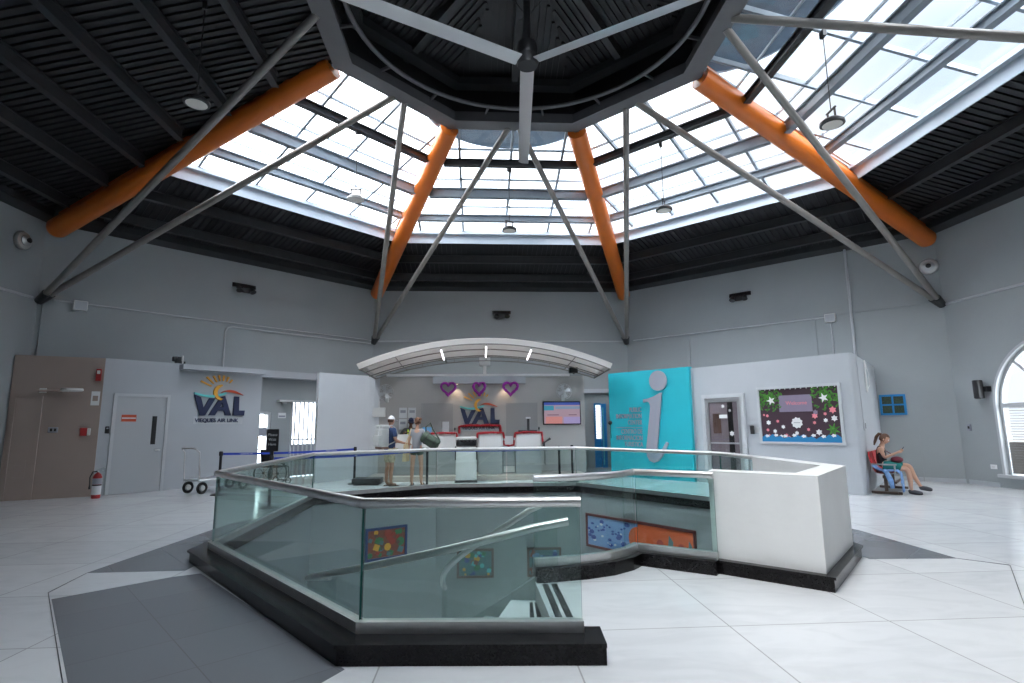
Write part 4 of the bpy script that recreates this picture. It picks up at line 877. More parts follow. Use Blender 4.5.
# ---------------------------------------------------------------- fittings on walls
PA, PB = Vector((-11.05, 4.14)), Vector((-9.552, 4.79))
def wm(A, B, x, y, z, off=.012):
    d, rz = local(A, B); t = (Vector((x, y))-A).dot(d); p = A+d*t+Vector((d.y, -d.x))*off; return (p.x, p.y, z), rz
loc, rz = wm(PA, PB, -9.64, 4.76, 2.74); t = thing('alarm_horn', 'red wall strobe high on the beige booth wall', 'alarm', loc, rz); MB().rbox(-.05, .05, -.06, 0, -.14, .14, .01).build('body', 'red', t); MB().rbox(-.03, .03, -.075, -.06, .02, .10, .005, 1).build('lens', 'offw', t)
loc, rz = wm(PA, PB, -9.66, 4.75, 2.2); t = thing('notice', 'small white notice on the beige booth wall under the red strobe', 'notice', loc, rz); MB().box(-.08, .08, -.006, 0, -.16, .16).build('sheet', 'paper', t); MB().box(-.05, .05, -.008, -.006, -.06, .06).build('print', 'pink', t)
loc, rz = wm(PA, PB, -9.76, 4.7, 1.44); t = thing('fire_call_point', 'red and white fire call point on the beige booth wall', 'call point', loc, rz); MB().rbox(-.10, .03, -.05, 0, -.09, .09, .01).build('body', 'red', t); MB().rbox(.03, .09, -.04, 0, -.08, .08, .01).build('cover', 'offw', t)
loc, rz = wm(PA, PB, -10.3, 4.46, 1.49); t = thing('switch_plate', 'small dark twin switch on the beige booth wall', 'switch', loc, rz); MB().rbox(-.09, .09, -.02, 0, -.06, .06, .008, 1).build('plate', 'sign_grey', t); MB().box(-.05, -.01, -.03, -.02, -.03, .03).build('rocker', 'black', t); MB().box(.02, .06, -.03, -.02, -.03, .03).build('rocker', 'black', t)
loc, rz = wm(PA, PB, -10.70, 4.28, 1.86); t = thing('door_sign', 'dark red sign at the shadowed far end of the beige wall', 'sign', loc, rz); MB().box(-.08, .08, -.01, 0, -.05, .05).build('plate', 'redd', t); MB().box(-.06, .06, -.012, -.01, -.01, .01).build('text_bar', 'pink', t)
loc, rz = wm(PA, PB, -10.2, 4.5, 2.36); t = thing('wall_lamp', 'round-headed white lamp with a side arm on the beige wall', 'lamp', loc, rz); q = MB(); q.lathe([(.05, .05), (.20, .045), (.21, 0), (.18, -.02)], c=(.2, -.24, 0), n=24); q.build('head', 'offw', t); MB().rbox(-.42, .1, -.12, -.02, -.03, .02, .01, 1).build('arm', 'pink', t); MB().box(-.42, -.3, -.04, 0, -.05, .05).build('mount', 'offw', t)
loc, rz = wm(PA, PB, -10.76, 4.26, .66); t = thing('wall_vent', 'low beige vent grille at the far left wall end', 'vent', loc, rz); q = MB(); [q.box(-.1, .1, -.02, 0, -.2+i*.05, -.17+i*.05) for i in range(8)]; q.box(-.12, .12, -.008, 0, -.22, .22); q.build('grille', 'pink', t)
d5 = door('door_5', wm(PA, PB, -10.75, 4.27, 0)[0], rz, .42, 2.2, 'pink', 'pink', .04, .03)
loc, rz = wm(BL_A, BL_B, -9.44, 4.91, 1.48, 0); t = thing('card_reader', 'small black card reader left of the grey booth door', 'card reader', loc, rz); MB().rbox(-.04, .04, -.03, 0, -.08, .08, .008, 1).build('reader', 'black', t); MB().box(-.02, .02, -.034, -.03, .02, .05).build('indicator', 'sign_grey', t)
loc, rz = wm(BL_A, BL_B, -8.42, 5.96, 3.14, -.12); t = thing('security_camera', 'small dark security camera on top of the left booth', 'camera', loc, rz); MB().rbox(-.2, -.02, -.1, .06, .06, .18, .02).build('body', 'blackm', t); MB().box(.02, .05, -.03, .03, 0, .22).build('post', 'steel', t); MB().box(-.14, .10, -.02, .02, 0, .07).build('base', 'blackm', t); q = MB(); q.cyl((-.11, -.15, .12), .035, .05, 12, axis='y'); q.build('lens', 'black', t)
# twin-head emergency lights
for (x, y), rz, z, lb in ((W45(.02), RZL, 5.60, 'black twin-head emergency light high on the back left wall'), ((.0, 11.087), 0, 5.10, 'black twin-head emergency light high on the back wall above the canopy'), (WR45(-.45), RZR, 5.50, 'black twin-head emergency light high on the back right wall')):
    if y > 11: z = 5.50
    t = thing('emergency_light', lb, 'light', (x, y, z), rz, 'emergency lights'); MB().hexa([(-.30, -.14, .0), (.30, -.14, .0), (.34, 0, .02), (-.34, 0, .02), (-.30, -.10, .12), (.30, -.10, .12), (.34, 0, .14), (-.34, 0, .14)]).build('housing', 'black', t)
    for sx_ in (-.18, .18): q = MB(); q.tube([(sx_, -.12, .0), (sx_*1.1, -.20, -.12)], [.05, .09], 14); q.build('lamp_head', 'blackm', t)
    MB().hexa([(-.14, -.1, -.14), (.14, -.1, -.14), (.16, 0, -.12), (-.16, 0, -.12), (-.20, -.12, .01), (.20, -.12, .01), (.22, 0, .01), (-.22, 0, .01)]).build('battery_box', 'black', t)
# round chrome horns
for (x, y), rz, z, lb in (((-11.085, 3.94), R_(90), 5.70, 'round chrome wall light at the upper left'), (WR45(4.40), RZR, 5.50, 'round chrome wall light at the upper right, below the orange beam')):
    t = thing('round_wall_light', lb, 'light', (x, y, z), rz); Mx = Matrix.Rotation(R_(90), 4, 'X'); q = MB(); q.lathe([(.2, 0), (.21, .05), (.19, .09), (.15, .10)], n=28, mtx=Mx); q.build('rim', 'steel', t)
    q = MB(); q.lathe([(.12, .09), (.13, .13), (.05, .17), (.01, .18)], n=24, mtx=Mx); q.build('bowl', 'alu', t); q = MB(); q.lathe([(.05, .17), (.06, .2), (.02, .21)], n=16, mtx=Mx); q.build('cap', 'blackm', t)
# conduits and junction boxes
def conduit(lb, pts, r=.03, loc=None):
    t = thing('conduit', lb, 'conduit', pts[0]); q = MB(); q.tube([Vector(p)-Vector(pts[0]) for p in pts], r, 8); q.build('pipe', 'frame', t); return t
def wl(t_, z, off=.04): x, y = W45(t_); return (x+off*.707, y-off*.707, z)
def wr(t_, z, off=.04): x, y = WR45(t_); return (x-off*.707, y-off*.707, z)
conduit('grey conduit pipe running along the back left wall', [wl(-4.3, 4.52), wl(4.5, 4.52)], .022); conduit('thin grey conduit bending down onto the left booth', [wl(4.45, 4.40), wl(-.25, 4.40), wl(-.38, 4.36), wl(-.43, 4.25), wl(-.43, 3.18)], .025)
conduit('grey conduit pipe along the back wall behind the canopy', [(-4.5, 11.05, 4.50), (4.5, 11.05, 4.50)], .025); conduit('grey conduit pipe along the back right wall to the junction box', [wr(-4.3, 4.50), wr(1.95, 4.50)], .022)
conduit('thin upright conduit above the right booth corner', [wr(2.55, 6.5), wr(2.55, 3.0)], .035); conduit('thin conduit dropping from the right junction box', [wr(2.03, 4.36), wr(2.03, 2.99)], .02)
conduit('grey conduit pipe on the far right wall above the arched window', [(11.05, 4.5, 4.46), (11.05, -4.4, 4.46)], .03); conduit('grey conduit pipe on the far left wall', [(-11.05, 4.4, 4.50), (-11.05, -4.4, 4.50)], .03)
for p, rz, lb in ((wl(-3.80, 4.46, 0), RZL, 'pale junction box on the back left wall near the rods'), (wr(2.03, 4.46, 0), RZR, 'pale junction box on the back right wall'),):
    t = thing('junction_box', lb, 'box', p, rz); MB().rbox(-.14, .14, -.12, 0, -.12, .12, .01, 1).build('box', 'offw', t); MB().box(-.12, .12, -.125, -.12, -.10, .10).build('lid', 'boxwall', t)
# loudspeaker, switch, socket on the right wall (local -y faces into the room)
RZW = R_(-90)
t = thing('wall_speaker', 'black loudspeaker on the right wall left of the arched window', 'speaker', (11.085, 3.72, 2.02), RZW); q = MB(); q.rbox(-.12, .04, -.24, -.10, 0, .44, .03); q.build('cabinet', 'blackm', t); MB().box(.0, .12, -.12, 0, .16, .28).build('bracket', 'black', t)
t = thing('light_switch', 'small dark switch on the right wall below the loudspeaker', 'switch', (11.085, 4.30, 1.35), RZW); MB().rbox(-.05, .05, -.03, 0, -.08, .08, .006, 1).build('plate', 'sign_grey', t); MB().box(-.02, .02, -.04, -.03, -.03, .03).build('rocker', 'black', t)
t = thing('wall_socket', 'white socket low on the right wall by the arched window', 'socket', (11.085, 3.80, .45), RZW); MB().rbox(-.08, .08, -.02, 0, -.05, .05, .006, 1).build('plate', 'white', t); MB().box(-.04, .04, -.023, -.02, -.02, .02).build('outlet', 'offw', t)
# small blue barred window on the back right wall
px_, py_ = WR45(3.28); t = thing('wall_window', 'small blue-framed window with dark green panes on the back right wall', 'window', (px_, py_, 1.95), RZR)
q = MB()
for x0, x1, z0, z1 in ((-.29, .29, .22, .27), (-.29, .29, -.27, -.22), (-.29, -.24, -.27, .27), (.24, .29, -.27, .27), (-.02, .02, -.24, .24), (-.25, .25, -.02, .02)): q.box(x0, x1, -.05, 0, z0, z1)
q.build('frame', 'bluep', t); MB().box(-.25, .25, -.02, -.005, -.23, .23).build('screen', 'greenc', t)
q = MB(); q.box(2.86, 2.89, -.02, 0, 0, 1.15); q.box(3.75, 3.77, -.02, 0, 0, 1.15); o = q.build('trim_access_panel', 'wall'); o.location = (*WR45(0), 0); o.rotation_euler = (0, 0, RZR); tag(o, kind='structure')
# things on the side of the right booth
RS_A, RS_B = Vector((7.2, 2.76)), Vector((9.88, 5.7))
loc, rz = wm(RS_A, RS_B, 7.62, 3.2, 1.42, 0); t = thing('socket_box', 'small grey socket box above the seated woman', 'socket', loc, rz); MB().rbox(-.06, .06, -.04, 0, -.1, .1, .008, 1).build('plate', 'frame', t); MB().box(-.03, .03, -.045, -.04, -.06, .06).build('outlet', 'blackm', t)
loc, rz = wm(RS_A, RS_B, 7.55, 3.15, 0, 0); t = thing('cable', 'thin dark cable running down the side of the right booth', 'cable', loc, rz); q = MB(); q.tube([(.08, -.012, 1.52), (.04, -.012, 2.2), (-.02, -.012, 2.98)], .01, 6); q.build('wire', 'frame', t)
loc, rz = wm(RS_A, RS_B, 8.3, 4.0, 0, 0); t = thing('cable', 'looped white cable hanging at the top of the right booth side', 'cable', loc, rz); q = MB(); q.tube([(.0, -.03, 2.96), (.03, -.03, 2.2)], .018, 6); q.tube([(.1, -.02, 2.96), (.7, -.02, 2.7), (.72, -.02, 2.4), (.3, -.02, 2.3)], .01, 6); q.build('wire', 'offw', t)

# ---------------------------------------------------------------- windows
yc, r0, z0, zs = WIN['yc'], WIN['r'], WIN['z0'], WIN['zs']
def arcpts(r, n=28): return [(yc+r*cos(pi*i/n), zs+r*sin(pi*i/n)) for i in range(n+1)]
mb = MB()
inn, out = [(yc+r0, z0)]+arcpts(r0)+[(yc-r0, z0)], [(yc+r0+.06, z0)]+arcpts(r0+.06)+[(yc-r0-.06, z0)]
for (a, b_), (c, d) in zip(zip(inn, inn[1:]), zip(out, out[1:])): mb.hexa([(AW-.05, *a), (AW-.05, *b_), (AW-.05, *d), (AW-.05, *c), (AW, *a), (AW, *b_), (AW, *d), (AW, *c)])
mb.box(AW-.09, AW, yc-r0-.16, yc+r0+.16, z0-.07, z0)
w1 = struct('window_1', mb, 'frame')
mb = MB()
inn = [(yc+r0-.06, z0)]+arcpts(r0-.06)+[(yc-r0+.06, z0)]; out = [(yc+r0, z0)]+arcpts(r0)+[(yc-r0, z0)]
for (a, b_), (c, d) in zip(zip(inn, inn[1:]), zip(out, out[1:])): mb.hexa([(AW+.06, *a), (AW+.06, *b_), (AW+.06, *d), (AW+.06, *c), (AW+.12, *a), (AW+.12, *b_), (AW+.12, *d), (AW+.12, *c)])
mb.box(AW+.055, AW+.125, yc-r0, yc+r0, zs-.05, zs+.05)
for a in (45, 90, 135): mb.bar((AW+.09, yc+.12*cos(R_(a)), zs+.12*sin(R_(a))), (AW+.09, yc+(r0-.05)*cos(R_(a)), zs+(r0-.05)*sin(R_(a))), .05, .06)
for y in (yc-.48, yc+.48): mb.box(AW+.06, AW+.12, y-.04, y+.04, z0, zs)
mb.build('window_frame', 'frame', w1)
mb = MB(); mb.bm.faces.new([mb.bm.verts.new((AW+.085, y, z)) for y, z in arch_poly()]); mb.bm.faces.new([mb.bm.verts.new((AW+.091, y, z)) for y, z in arch_poly()]); mb.build('window_pane', 'sky_glass', w1)
for i in range(26):
    z = z0+.03+i*.058
    mb = MB(); dense = z < 1.02
    for a, b_ in ((yc-r0+.1, yc-.52), (yc-.44, yc+.44), (yc+.52, yc+r0-.1)):
        h = .055 if dense else .012
        mb.hexa([(AW+.03, a, z), (AW+.045, a, z), (AW+.045, b_, z), (AW+.03, b_, z), (AW+.05, a, z+h), (AW+.065, a, z+h), (AW+.065, b_, z+h), (AW+.05, b_, z+h)])
    mb.build('louvre_slat', 'rod', w1)
# barred gate and slit in the back left wall, blue door at the back
q = MB(); x0, x1 = 1.73, 2.66
for a, b_, c, d in ((x0-.06, x0, 0, 2.34), (x1, x1+.06, 0, 2.34), (x0, x1, 2.28, 2.34)): q.box(a, b_, -.04, .06, c, d)
w2 = q.build('door_6', 'frame'); w2.location = (*W45(0), 0); w2.rotation_euler = (0, 0, RZL); tag(w2, kind='structure')
for i in range(6): MB().box(x0+.09+i*.145, x0+.135+i*.145, .04, .07, 0, 2.28).build('gate_bar', 'frame', w2)
MB().box(x0, x1, .035, .075, 1.10, 1.15).build('gate_rail', 'white', w2); MB().box(x0, x1, .08, .10, 0.02, .98).build('kick_panel', 'sign_grey', w2); MB().box(x1-.02, x1+.07, -.07, -.02, 1.15, 1.32).build('lock_box', 'turq', w2); MB().box(x1+.0, x1+.05, -.05, -.04, 0, 2.3).build('door_edge', mat('teal_edge', (.12, .32, .38), .5), w2)
q = MB(); q.box(.42, .50, -.04, .05, .3, 1.95); q.box(.95, 1.03, -.04, .05, .3, 1.95); q.box(.5, .95, -.04, .05, 1.9, 1.97); q.box(.5, .95, -.04, .05, .3, .37)
w3 = q.build('window_2', 'frame'); w3.location = (*W45(0), 0); w3.rotation_euler = (0, 0, RZL); tag(w3, kind='structure'); MB().box(.5, .95, .02, .03, 1.25, 1.5).build('window_rail', 'sign_grey', w3)
q = MB(); q.box(1.05, 1.45, -.03, 0, 1.05, 1.93); o = q.build('trim_panel', 'wall'); o.location = (*W45(0), 0); o.rotation_euler = (0, 0, RZL); tag(o, kind='structure')
px_, py_ = W45(1.42); t = thing('wall_lamp', 'flat white wall lamp beside the barred gate', 'lamp', (px_, py_, 2.30), RZL); MB().rbox(-.22, .22, -.2, 0, -.03, .03, .015).build('shade', 'offw', t); MB().box(-.08, .08, -.06, 0, -.08, -.03).build('mount', 'frame', t)
px_, py_ = W45(1.38); t = thing('notice', 'small pale notice under the flat wall lamp', 'notice', (px_, py_, 1.86), RZL); MB().box(-.12, .12, -.035, -.03, -.08, .08).build('sheet', 'paper', t); MB().box(-.10, .10, -.037, -.035, -.05, .0).build('print', 'sign_grey', t); MB().box(-.11, .11, -.03, 0, -.01, .01).build('clip', 'frame', t)
q = MB(); q.box(3.28, 3.34, -.05, .05, 0, 2.26); q.box(3.34, 3.54, -.05, .05, 2.2, 2.26); w4 = q.build('door_7', 'bluep'); w4.location = (0, 11.087, 0); tag(w4, kind='structure')
MB().box(3.54, 3.72, -.06, .0, 0, 2.24).build('door_leaf', 'bluep', w4); MB().box(3.34, 3.54, .02, .05, 0, 1.0).build('lower_panel', 'bluep', w4); MB().box(3.58, 3.61, -.08, -.06, .1, 2.1).build('door_stile', 'teal', w4)
q = MB(); [q.box(3.36, 3.52, .02, .05, 1.06+i*.09, 1.075+i*.09) for i in range(12)]; q.build('louvres', 'mauve', w4)
# yellow bush outside the arched window
t = thing('bush', 'yellow-leaved bush outside the arched window', 'bush', (15.5, 3.6, -4.0)); q = MB()
for i in range(260):
    a, b_, rr = random.uniform(0, 2*pi), random.uniform(-.3, 1.4), random.uniform(.7, 1.0); c = Vector((1.5*rr*cos(a)*cos(b_), 1.6*rr*sin(a)*cos(b_), 3.6+1.6*rr*sin(b_)))
    d = Vector((random.uniform(-1, 1), random.uniform(-1, 1), random.uniform(-1, 1))).normalized()*.22; e = d.cross(Vector((.3, .5, .8))).normalized()*.12; q._f([q.bm.verts.new(v) for v in (c-d, c+e, c+d, c-e)])
tag(q.build('foliage', 'foliage', t), kind='stuff'); q = MB(); q.tube([(0, 0, 0), (.1, 0, 2), (0, .1, 3.6)], [.12, .09, .06], 10); q.build('stem', 'woodf', t)

# ---------------------------------------------------------------- art on the stairwell walls
def art(lb, A, B, z0, z1, frame_m, base, shapes, fw=.05):
    A, B = Vector(A), Vector(B); d = (B-A).normalized(); L_ = (B-A).length; nrm = Vector((d.y, -d.x))*.012
    p = A+nrm; t = thing('painting', lb, 'painting', (p.x, p.y, z0), math.atan2(d.y, d.x)); h = z1-z0
    q = MB()
    for a, b_, c, e in ((0, L_, 0, fw), (0, L_, h-fw, h), (0, fw, fw, h-fw), (L_-fw, L_, fw, h-fw)): q.box(a, b_, -.04, 0, c, e)
    q.build('frame', frame_m, t); MB().box(fw, L_-fw, -.02, 0, fw, h-fw).build('canvas', base, t)
    groups = {}
    for k_, (x, z, r, mt_, n, sx_) in enumerate(shapes):
        x, z = fw+x*(L_-2*fw), fw+z*(h-2*fw); r = min(r, z-fw+.001, h-fw-z, (x-fw)/sx_+.001, (L_-fw-x)/sx_)
        if r < .008: continue
        q = groups.setdefault(mt_, MB()); y = -.022-.0012*(k_ % 8)
        q.extr([(x+r*sx_*cos(2*pi*i/n+.4), z+r*sin(2*pi*i/n+.4)) for i in range(n)], y, -.019)
    for mt_, q in groups.items(): tag(q.build('painted_shapes', mt_, t), kind='stuff')
    return t
M['art_green'] = mat('art_green', (.05, .20, .08), .7); M['art_red'] = mat('art_red', (.40, .05, .03), .7); M['art_rust'] = mat('art_rust', (.25, .07, .04), .7); M['art_blue'] = mat('art_blue', (.22, .36, .62), .7); M['art_dblue'] = mat('art_dark_blue', (.03, .07, .30), .7); M['art_orange'] = mat('art_orange', (.70, .12, .03), .7); M['art_tealgrey'] = mat('art_teal_grey', (.10, .20, .22), .7)
rnd = lambda n, cs, r=.07: [(random.random(), random.random(), random.uniform(r*.5, r), random.choice(cs), random.choice((4, 4, 6, 10)), 1) for _ in range(n)]
def pl(a, b_, f): return (a[0]+(b_[0]-a[0])*f, a[1]+(b_[1]-a[1])*f)
f34 = lambda x: (x-P3[0])/(P4[0]-P3[0])
art('blue-framed patchwork painting on the left stairwell wall', pl(P3, P4, f34(-3.16)), pl(P3, P4, f34(-2.38)), -1.23, -.58, 'bluef', 'art_rust', rnd(34, ['art_red', 'art_green', 'art_tealgrey', 'yellow', 'art_red', 'woodf'], .09))
art('brown-framed dark painting on the rear stairwell wall, left of two', (-1.31, 4.235), (-.50, 4.225), -1.80, -1.19, 'woodf', 'art_tealgrey', rnd(30, ['art_green', 'art_rust', 'yellow', 'art_dblue', 'teal'], .07))
art('brown-framed dark painting on the rear stairwell wall, right of two', (.24, 4.215), (1.0, 4.205), -1.80, -1.19, 'woodf', 'art_tealgrey', rnd(30, ['art_rust', 'art_blue', 'art_dblue', 'art_rust'], .07))
f56 = lambda x: (x-P5[0])/(P6[0]-P5[0])
sh = [(.0+.03*i, .65+.12*sin(i*1.1), .02, 'art_dblue', 8, 1.6) for i in range(2, 14)]+[(random.uniform(.0, .45), random.uniform(.05, .9), random.uniform(.02, .05), 'art_dblue', 8, 1.6) for _ in range(14)]+[(random.uniform(.0, .45), random.uniform(.05, .9), random.uniform(.01, .03), 'paper', 6, 1.6) for _ in range(12)]
sh += [(.52+.06*i, .5, .24, 'art_orange', 16, 1) for i in range(2)]+[(.72, .5, .26, 'art_orange', 16, 1), (.9, .5, .24, 'art_orange', 16, 1), (.62, .5, .12, 'art_tealgrey', 4, .6), (.81, .5, .2, 'art_tealgrey', 4, .35), (.97, .5, .16, 'art_tealgrey', 4, .3), (.72, .5, .08, 'art_red', 10, 1), (.54, .5, .06, 'art_red', 8, 1), (.9, .5, .07, 'art_red', 10, 1)]
pt = art('long red-framed mural, blue left half and orange right half, on the right stairwell wall', pl(P5, P6, f56(1.56)), pl(P5, P6, f56(3.12)), -1.12, -.42, 'redd', 'art_blue', sh)
q = MB(); Lm = math.dist(pl(P5, P6, f56(1.56)), pl(P5, P6, f56(3.12))); q.box(Lm*.52, Lm-.05, -.0205, 0, .05, .65); q.build('orange_half', 'art_orange', pt)
#PART3
# ================================================================ seat bench
nb, sb = Vector((.728, -.685)), Vector((.685, .728))
bo = Vector((7.43, 2.99))+sb*.02
RZB = math.atan2(sb.y, sb.x)          # local x runs away from the camera along the wall, local -y faces the room
bench = thing('bench_seat', 'row of red and grey waiting seats on a dark rail beside the right booth', 'bench', (bo.x, bo.y, 0), RZB)
for i in range(3):
    x0 = .04+i*.56
    st = MB(); n = 8; P = []
    for j in range(n+1):
        f = j/n; P.append((-.50+.36*f*1.1, .44-.03*sin(f*pi*.6)) if f < .85 else (-.50+.36*.935, .41))
    prof = [(-.52, .43), (-.50, .455), (-.38, .43), (-.22, .425), (-.13, .45), (-.09, .52), (-.05, .68), (-.02, .86)]
    q = MB()
    for (a, b_), (c, d) in zip(prof, prof[1:]): q.hexa([(x0, a, b_-.012), (x0+.50, a, b_-.012), (x0+.50, c, d-.012), (x0, c, d-.012), (x0, a, b_), (x0+.50, a, b_), (x0+.50, c, d), (x0, c, d)])
    s0 = q.build('seat_shell', 'greys', bench)
    q = MB(); pr = prof[1:]
    for (a, b_), (c, d) in zip(pr, pr[1:]): q.hexa([(x0+.03, a-.004, b_), (x0+.47, a-.004, b_), (x0+.47, c-.004, d), (x0+.03, c-.004, d), (x0+.03, a-.022, b_+.02), (x0+.47, a-.022, b_+.02), (x0+.47, c-.024, d+.01), (x0+.03, c-.024, d+.01)])
    q.build('seat_pad', 'redseat', s0)
q = MB(); q.box(0, 1.75, -.32, -.26, .33, .39); q.build('rail', 'brownm', bench)
for x in (.18, 1.5):
    q = MB(); q.box(x-.03, x+.03, -.32, -.26, .05, .34); q.build('post', 'brownm', bench); q = MB(); q.box(x-.03, x+.03, -.56, -.02, 0, .05); q.build('foot', 'brownm', bench)
q = MB(); q.box(.02, .05, -.52, -.06, .60, .63); q.box(.02, .05, -.50, -.47, .40, .60); q.box(.02, .05, -.10, -.07, .46, .62); q.build('armrest', 'greys', bench)
q = MB(); q.box(.02, .12, -.50, -.10, .03, .06); q.box(.4, 1.4, -.46, -.42, .20, .23); q.build('cross_rail', 'brownm', bench)

# ================================================================ people
def skin_into(bm_out, chains, mi=0, sub=2):
    pts = {}; bm = bmesh.new(); lay = bm.verts.layers.skin.verify()
    def V(p, r, root=False):
        k = tuple(round(c, 4) for c in p)
        if k not in pts: v = bm.verts.new(p); pts[k] = v; v[lay].radius = (r if isinstance(r, tuple) else (r, r)); v[lay].use_root = root
        return pts[k]
    for ch in chains:
        pv = None
        for i, (p, r) in enumerate(ch):
            v = V(p, r, root=(i == 0 and pv is None and tuple(round(c, 4) for c in p) not in pts))
            if pv is not None and pv is not v:
                try: bm.edges.new((pv, v))
                except ValueError: pass
            pv = v
    me = bpy.data.meshes.new('tmp'); bm.to_mesh(me); bm.free()
    o = bpy.data.objects.new('tmp', me); C.objects.link(o)
    o.modifiers.new('s', 'SKIN'); md = o.modifiers.new('u', 'SUBSURF'); md.levels = sub; md.render_levels = sub
    dg = bpy.context.evaluated_depsgraph_get(); dg.update(); m2 = bpy.data.meshes.new_from_object(o.evaluated_get(dg)); bpy.data.objects.remove(o)
    t = bmesh.new(); t.from_mesh(m2)
    mp = {v: bm_out.verts.new(v.co) for v in t.verts}
    for f in t.faces:
        try: g = bm_out.faces.new([mp[v] for v in f.verts]); g.smooth = True; g.material_index = mi
        except ValueError: pass
    t.free()
def lp(a, b_, f): return tuple(a[i]+(b_[i]-a[i])*f for i in range(3))
def hand_chains(wr, tip, side, curl=.3, palm_n=(0, 0, -1), s=1.0):
    """palm from wrist towards tip; five fingers rooted in the palm"""
    wv, tv = Vector(wr), Vector(tip); d = (tv-wv).normalized(); pn = Vector(palm_n); pn = (pn-d*pn.dot(d)).normalized(); lat = d.cross(pn).normalized()*side
    kn = wv+d*.085*s; ch = [[(tuple(wv), .026*s), (tuple(wv+d*.045*s), (.036*s, .018*s)), (tuple(kn), (.034*s, .015*s))]]
    fing = []
    for k_, (off, ln) in enumerate(((.030, .070), (.010, .080), (-.010, .074), (-.030, .058))):
        b0 = kn-d*.012*s+lat*off*s; b1 = b0+(d*cos(curl)+pn*sin(curl))*ln*.5*s+lat*off*.15*s; b2 = b1+(d*cos(curl*2.2)+pn*sin(curl*2.2))*ln*.5*s
        fing.append([(tuple(b0), .0085*s), (tuple(b1), .0082*s), (tuple(b2), .006*s)])
    b0 = wv+d*.03*s+lat*.025*s; b1 = b0+(d*.6+lat*.7+pn*.25).normalized()*.04*s; b2 = b1+(d*.9+lat*.15+pn*.35).normalized()*.035*s
    fing.append([(tuple(b0), .011*s), (tuple(b1), .0095*s), (tuple(b2), .007*s)])
    return ch, fing
def add_head(mb, c, yaw=0, pitch=0, s=1.0):
    """head ellipsoid with brow, nose, mouth, ears; local face direction +y"""
    Mx = Matrix.Translation(Vector(c)) @ Matrix.Rotation(yaw, 4, 'Z') @ Matrix.Rotation(pitch, 4, 'X') @ Matrix.Scale(s, 4)
    t = bmesh.new(); bmesh.ops.create_uvsphere(t, u_segments=24, v_segments=18, radius=1)
    for v in t.verts:
        x, y, z = v.co; w_ = .074; dy = .094; hz = .115
        if z < 0: w_ *= 1-.30*(-z)**1.5; dy *= 1-.12*(-z)
        X, Y_1, Z = x*w_, y*dy, z*hz
        if y > .5 and abs(x) < .22 and -.35 < z < .12: Y_1 += .022*(1-abs(x)/.22)*(1-(z+.12)/.24 if z > -.12 else 1-(-.12-z)/.25)
        if y > .5 and .18 < abs(x) < .55 and -.02 < z < .22: Y_1 -= .006
        if y > .4 and z < -.75: Y_1 += .008
        v.co = (X, Y_1, Z)
    mb.mi = 0; mb.merge(t, True, Mx)
    for sx_ in (-1, 1):
        t = bmesh.new(); bmesh.ops.create_uvsphere(t, u_segments=10, v_segments=8, radius=1)
        for v in t.verts: v.co = Vector((v.co.x*.010+sx_*.076, v.co.y*.018-.005, v.co.z*.030-.012))
        mb.merge(t, True, Mx)
        t = bmesh.new(); bmesh.ops.create_uvsphere(t, u_segments=10, v_segments=8, radius=.0125); [setattr(v, 'co', v.co+Vector((sx_*.030, .077, .008))) for v in t.verts]; mb.mi = 1; mb.merge(t, True, Mx)
        t = bmesh.new(); bmesh.ops.create_uvsphere(t, u_segments=8, v_segments=6, radius=.0065); [setattr(v, 'co', v.co+Vector((sx_*.030, .0875, .008))) for v in t.verts]; mb.mi = 2; mb.merge(t, True, Mx); mb.mi = 0
    t = bmesh.new(); bmesh.ops.create_uvsphere(t, u_segments=10, v_segments=6, radius=1)
    for v in t.verts: v.co = Vector((v.co.x*.024, v.co.y*.008+.083, v.co.z*.007-.052))
    mb.mi = 3; mb.merge(t, True, Mx); mb.mi = 0
    return Mx
def cap_hair(Mx, mt_, parent, name='hair', scale=1.1, zmin=-.35, extra=None):
    mb = MB(); t = bmesh.new(); bmesh.ops.create_uvsphere(t, u_segments=24, v_segments=18, radius=1)
    dele = [v for v in t.verts if (v.co.y > .30 and v.co.z < .42) or v.co.z < zmin*1.7]
    bmesh.ops.delete(t, geom=dele, context='VERTS')
    for v in t.verts: x, y, z = v.co; v.co = (x*.079*scale, y*.098*scale-.006, z*.119*scale+.002)
    mb.merge(t, True, Mx)
    if extra: extra(mb, Mx)
    return mb.build(name, mt_, parent)
def pull(mb, Mx, pts, rr, n=10): mb.tube([Mx @ Vector(p) for p in pts], rr, n)
def clothing(name, mt_, parent, chains, sub=2):
    mb = MB(); skin_into(mb.bm, chains, 0, sub); return mb.build(name, mt_, parent)
def body(parent, chains, fingers, headc, yaw, pitch, skin, s=1.0):
    mb = MB(); skin_into(mb.bm, chains); 
    for f in fingers: skin_into(mb.bm, [f], sub=1)
    Mx = add_head(mb, headc, yaw, pitch, s); return mb.build('body', [skin, 'eyew', 'eyed', 'lip'], parent), Mx
def legs_standing(w_=.10, hh=.90, st=(0, 0)):
    L_ = []
    for i, sd in enumerate((-1, 1)):
        o = st[i]
        L_.append([((0, 0, .97), .115), ((sd*.085, 0, hh), .088), ((sd*w_, .012+o*.5, .50), .056), ((sd*w_, -.012+o*.8, .34), .054), ((sd*w_*1.05, -.01+o, .09), .034), ((sd*w_*1.1, .06+o, .035), (.042, .028)), ((sd*w_*1.25, .15+o, .025), (.040, .020))])
    return L_
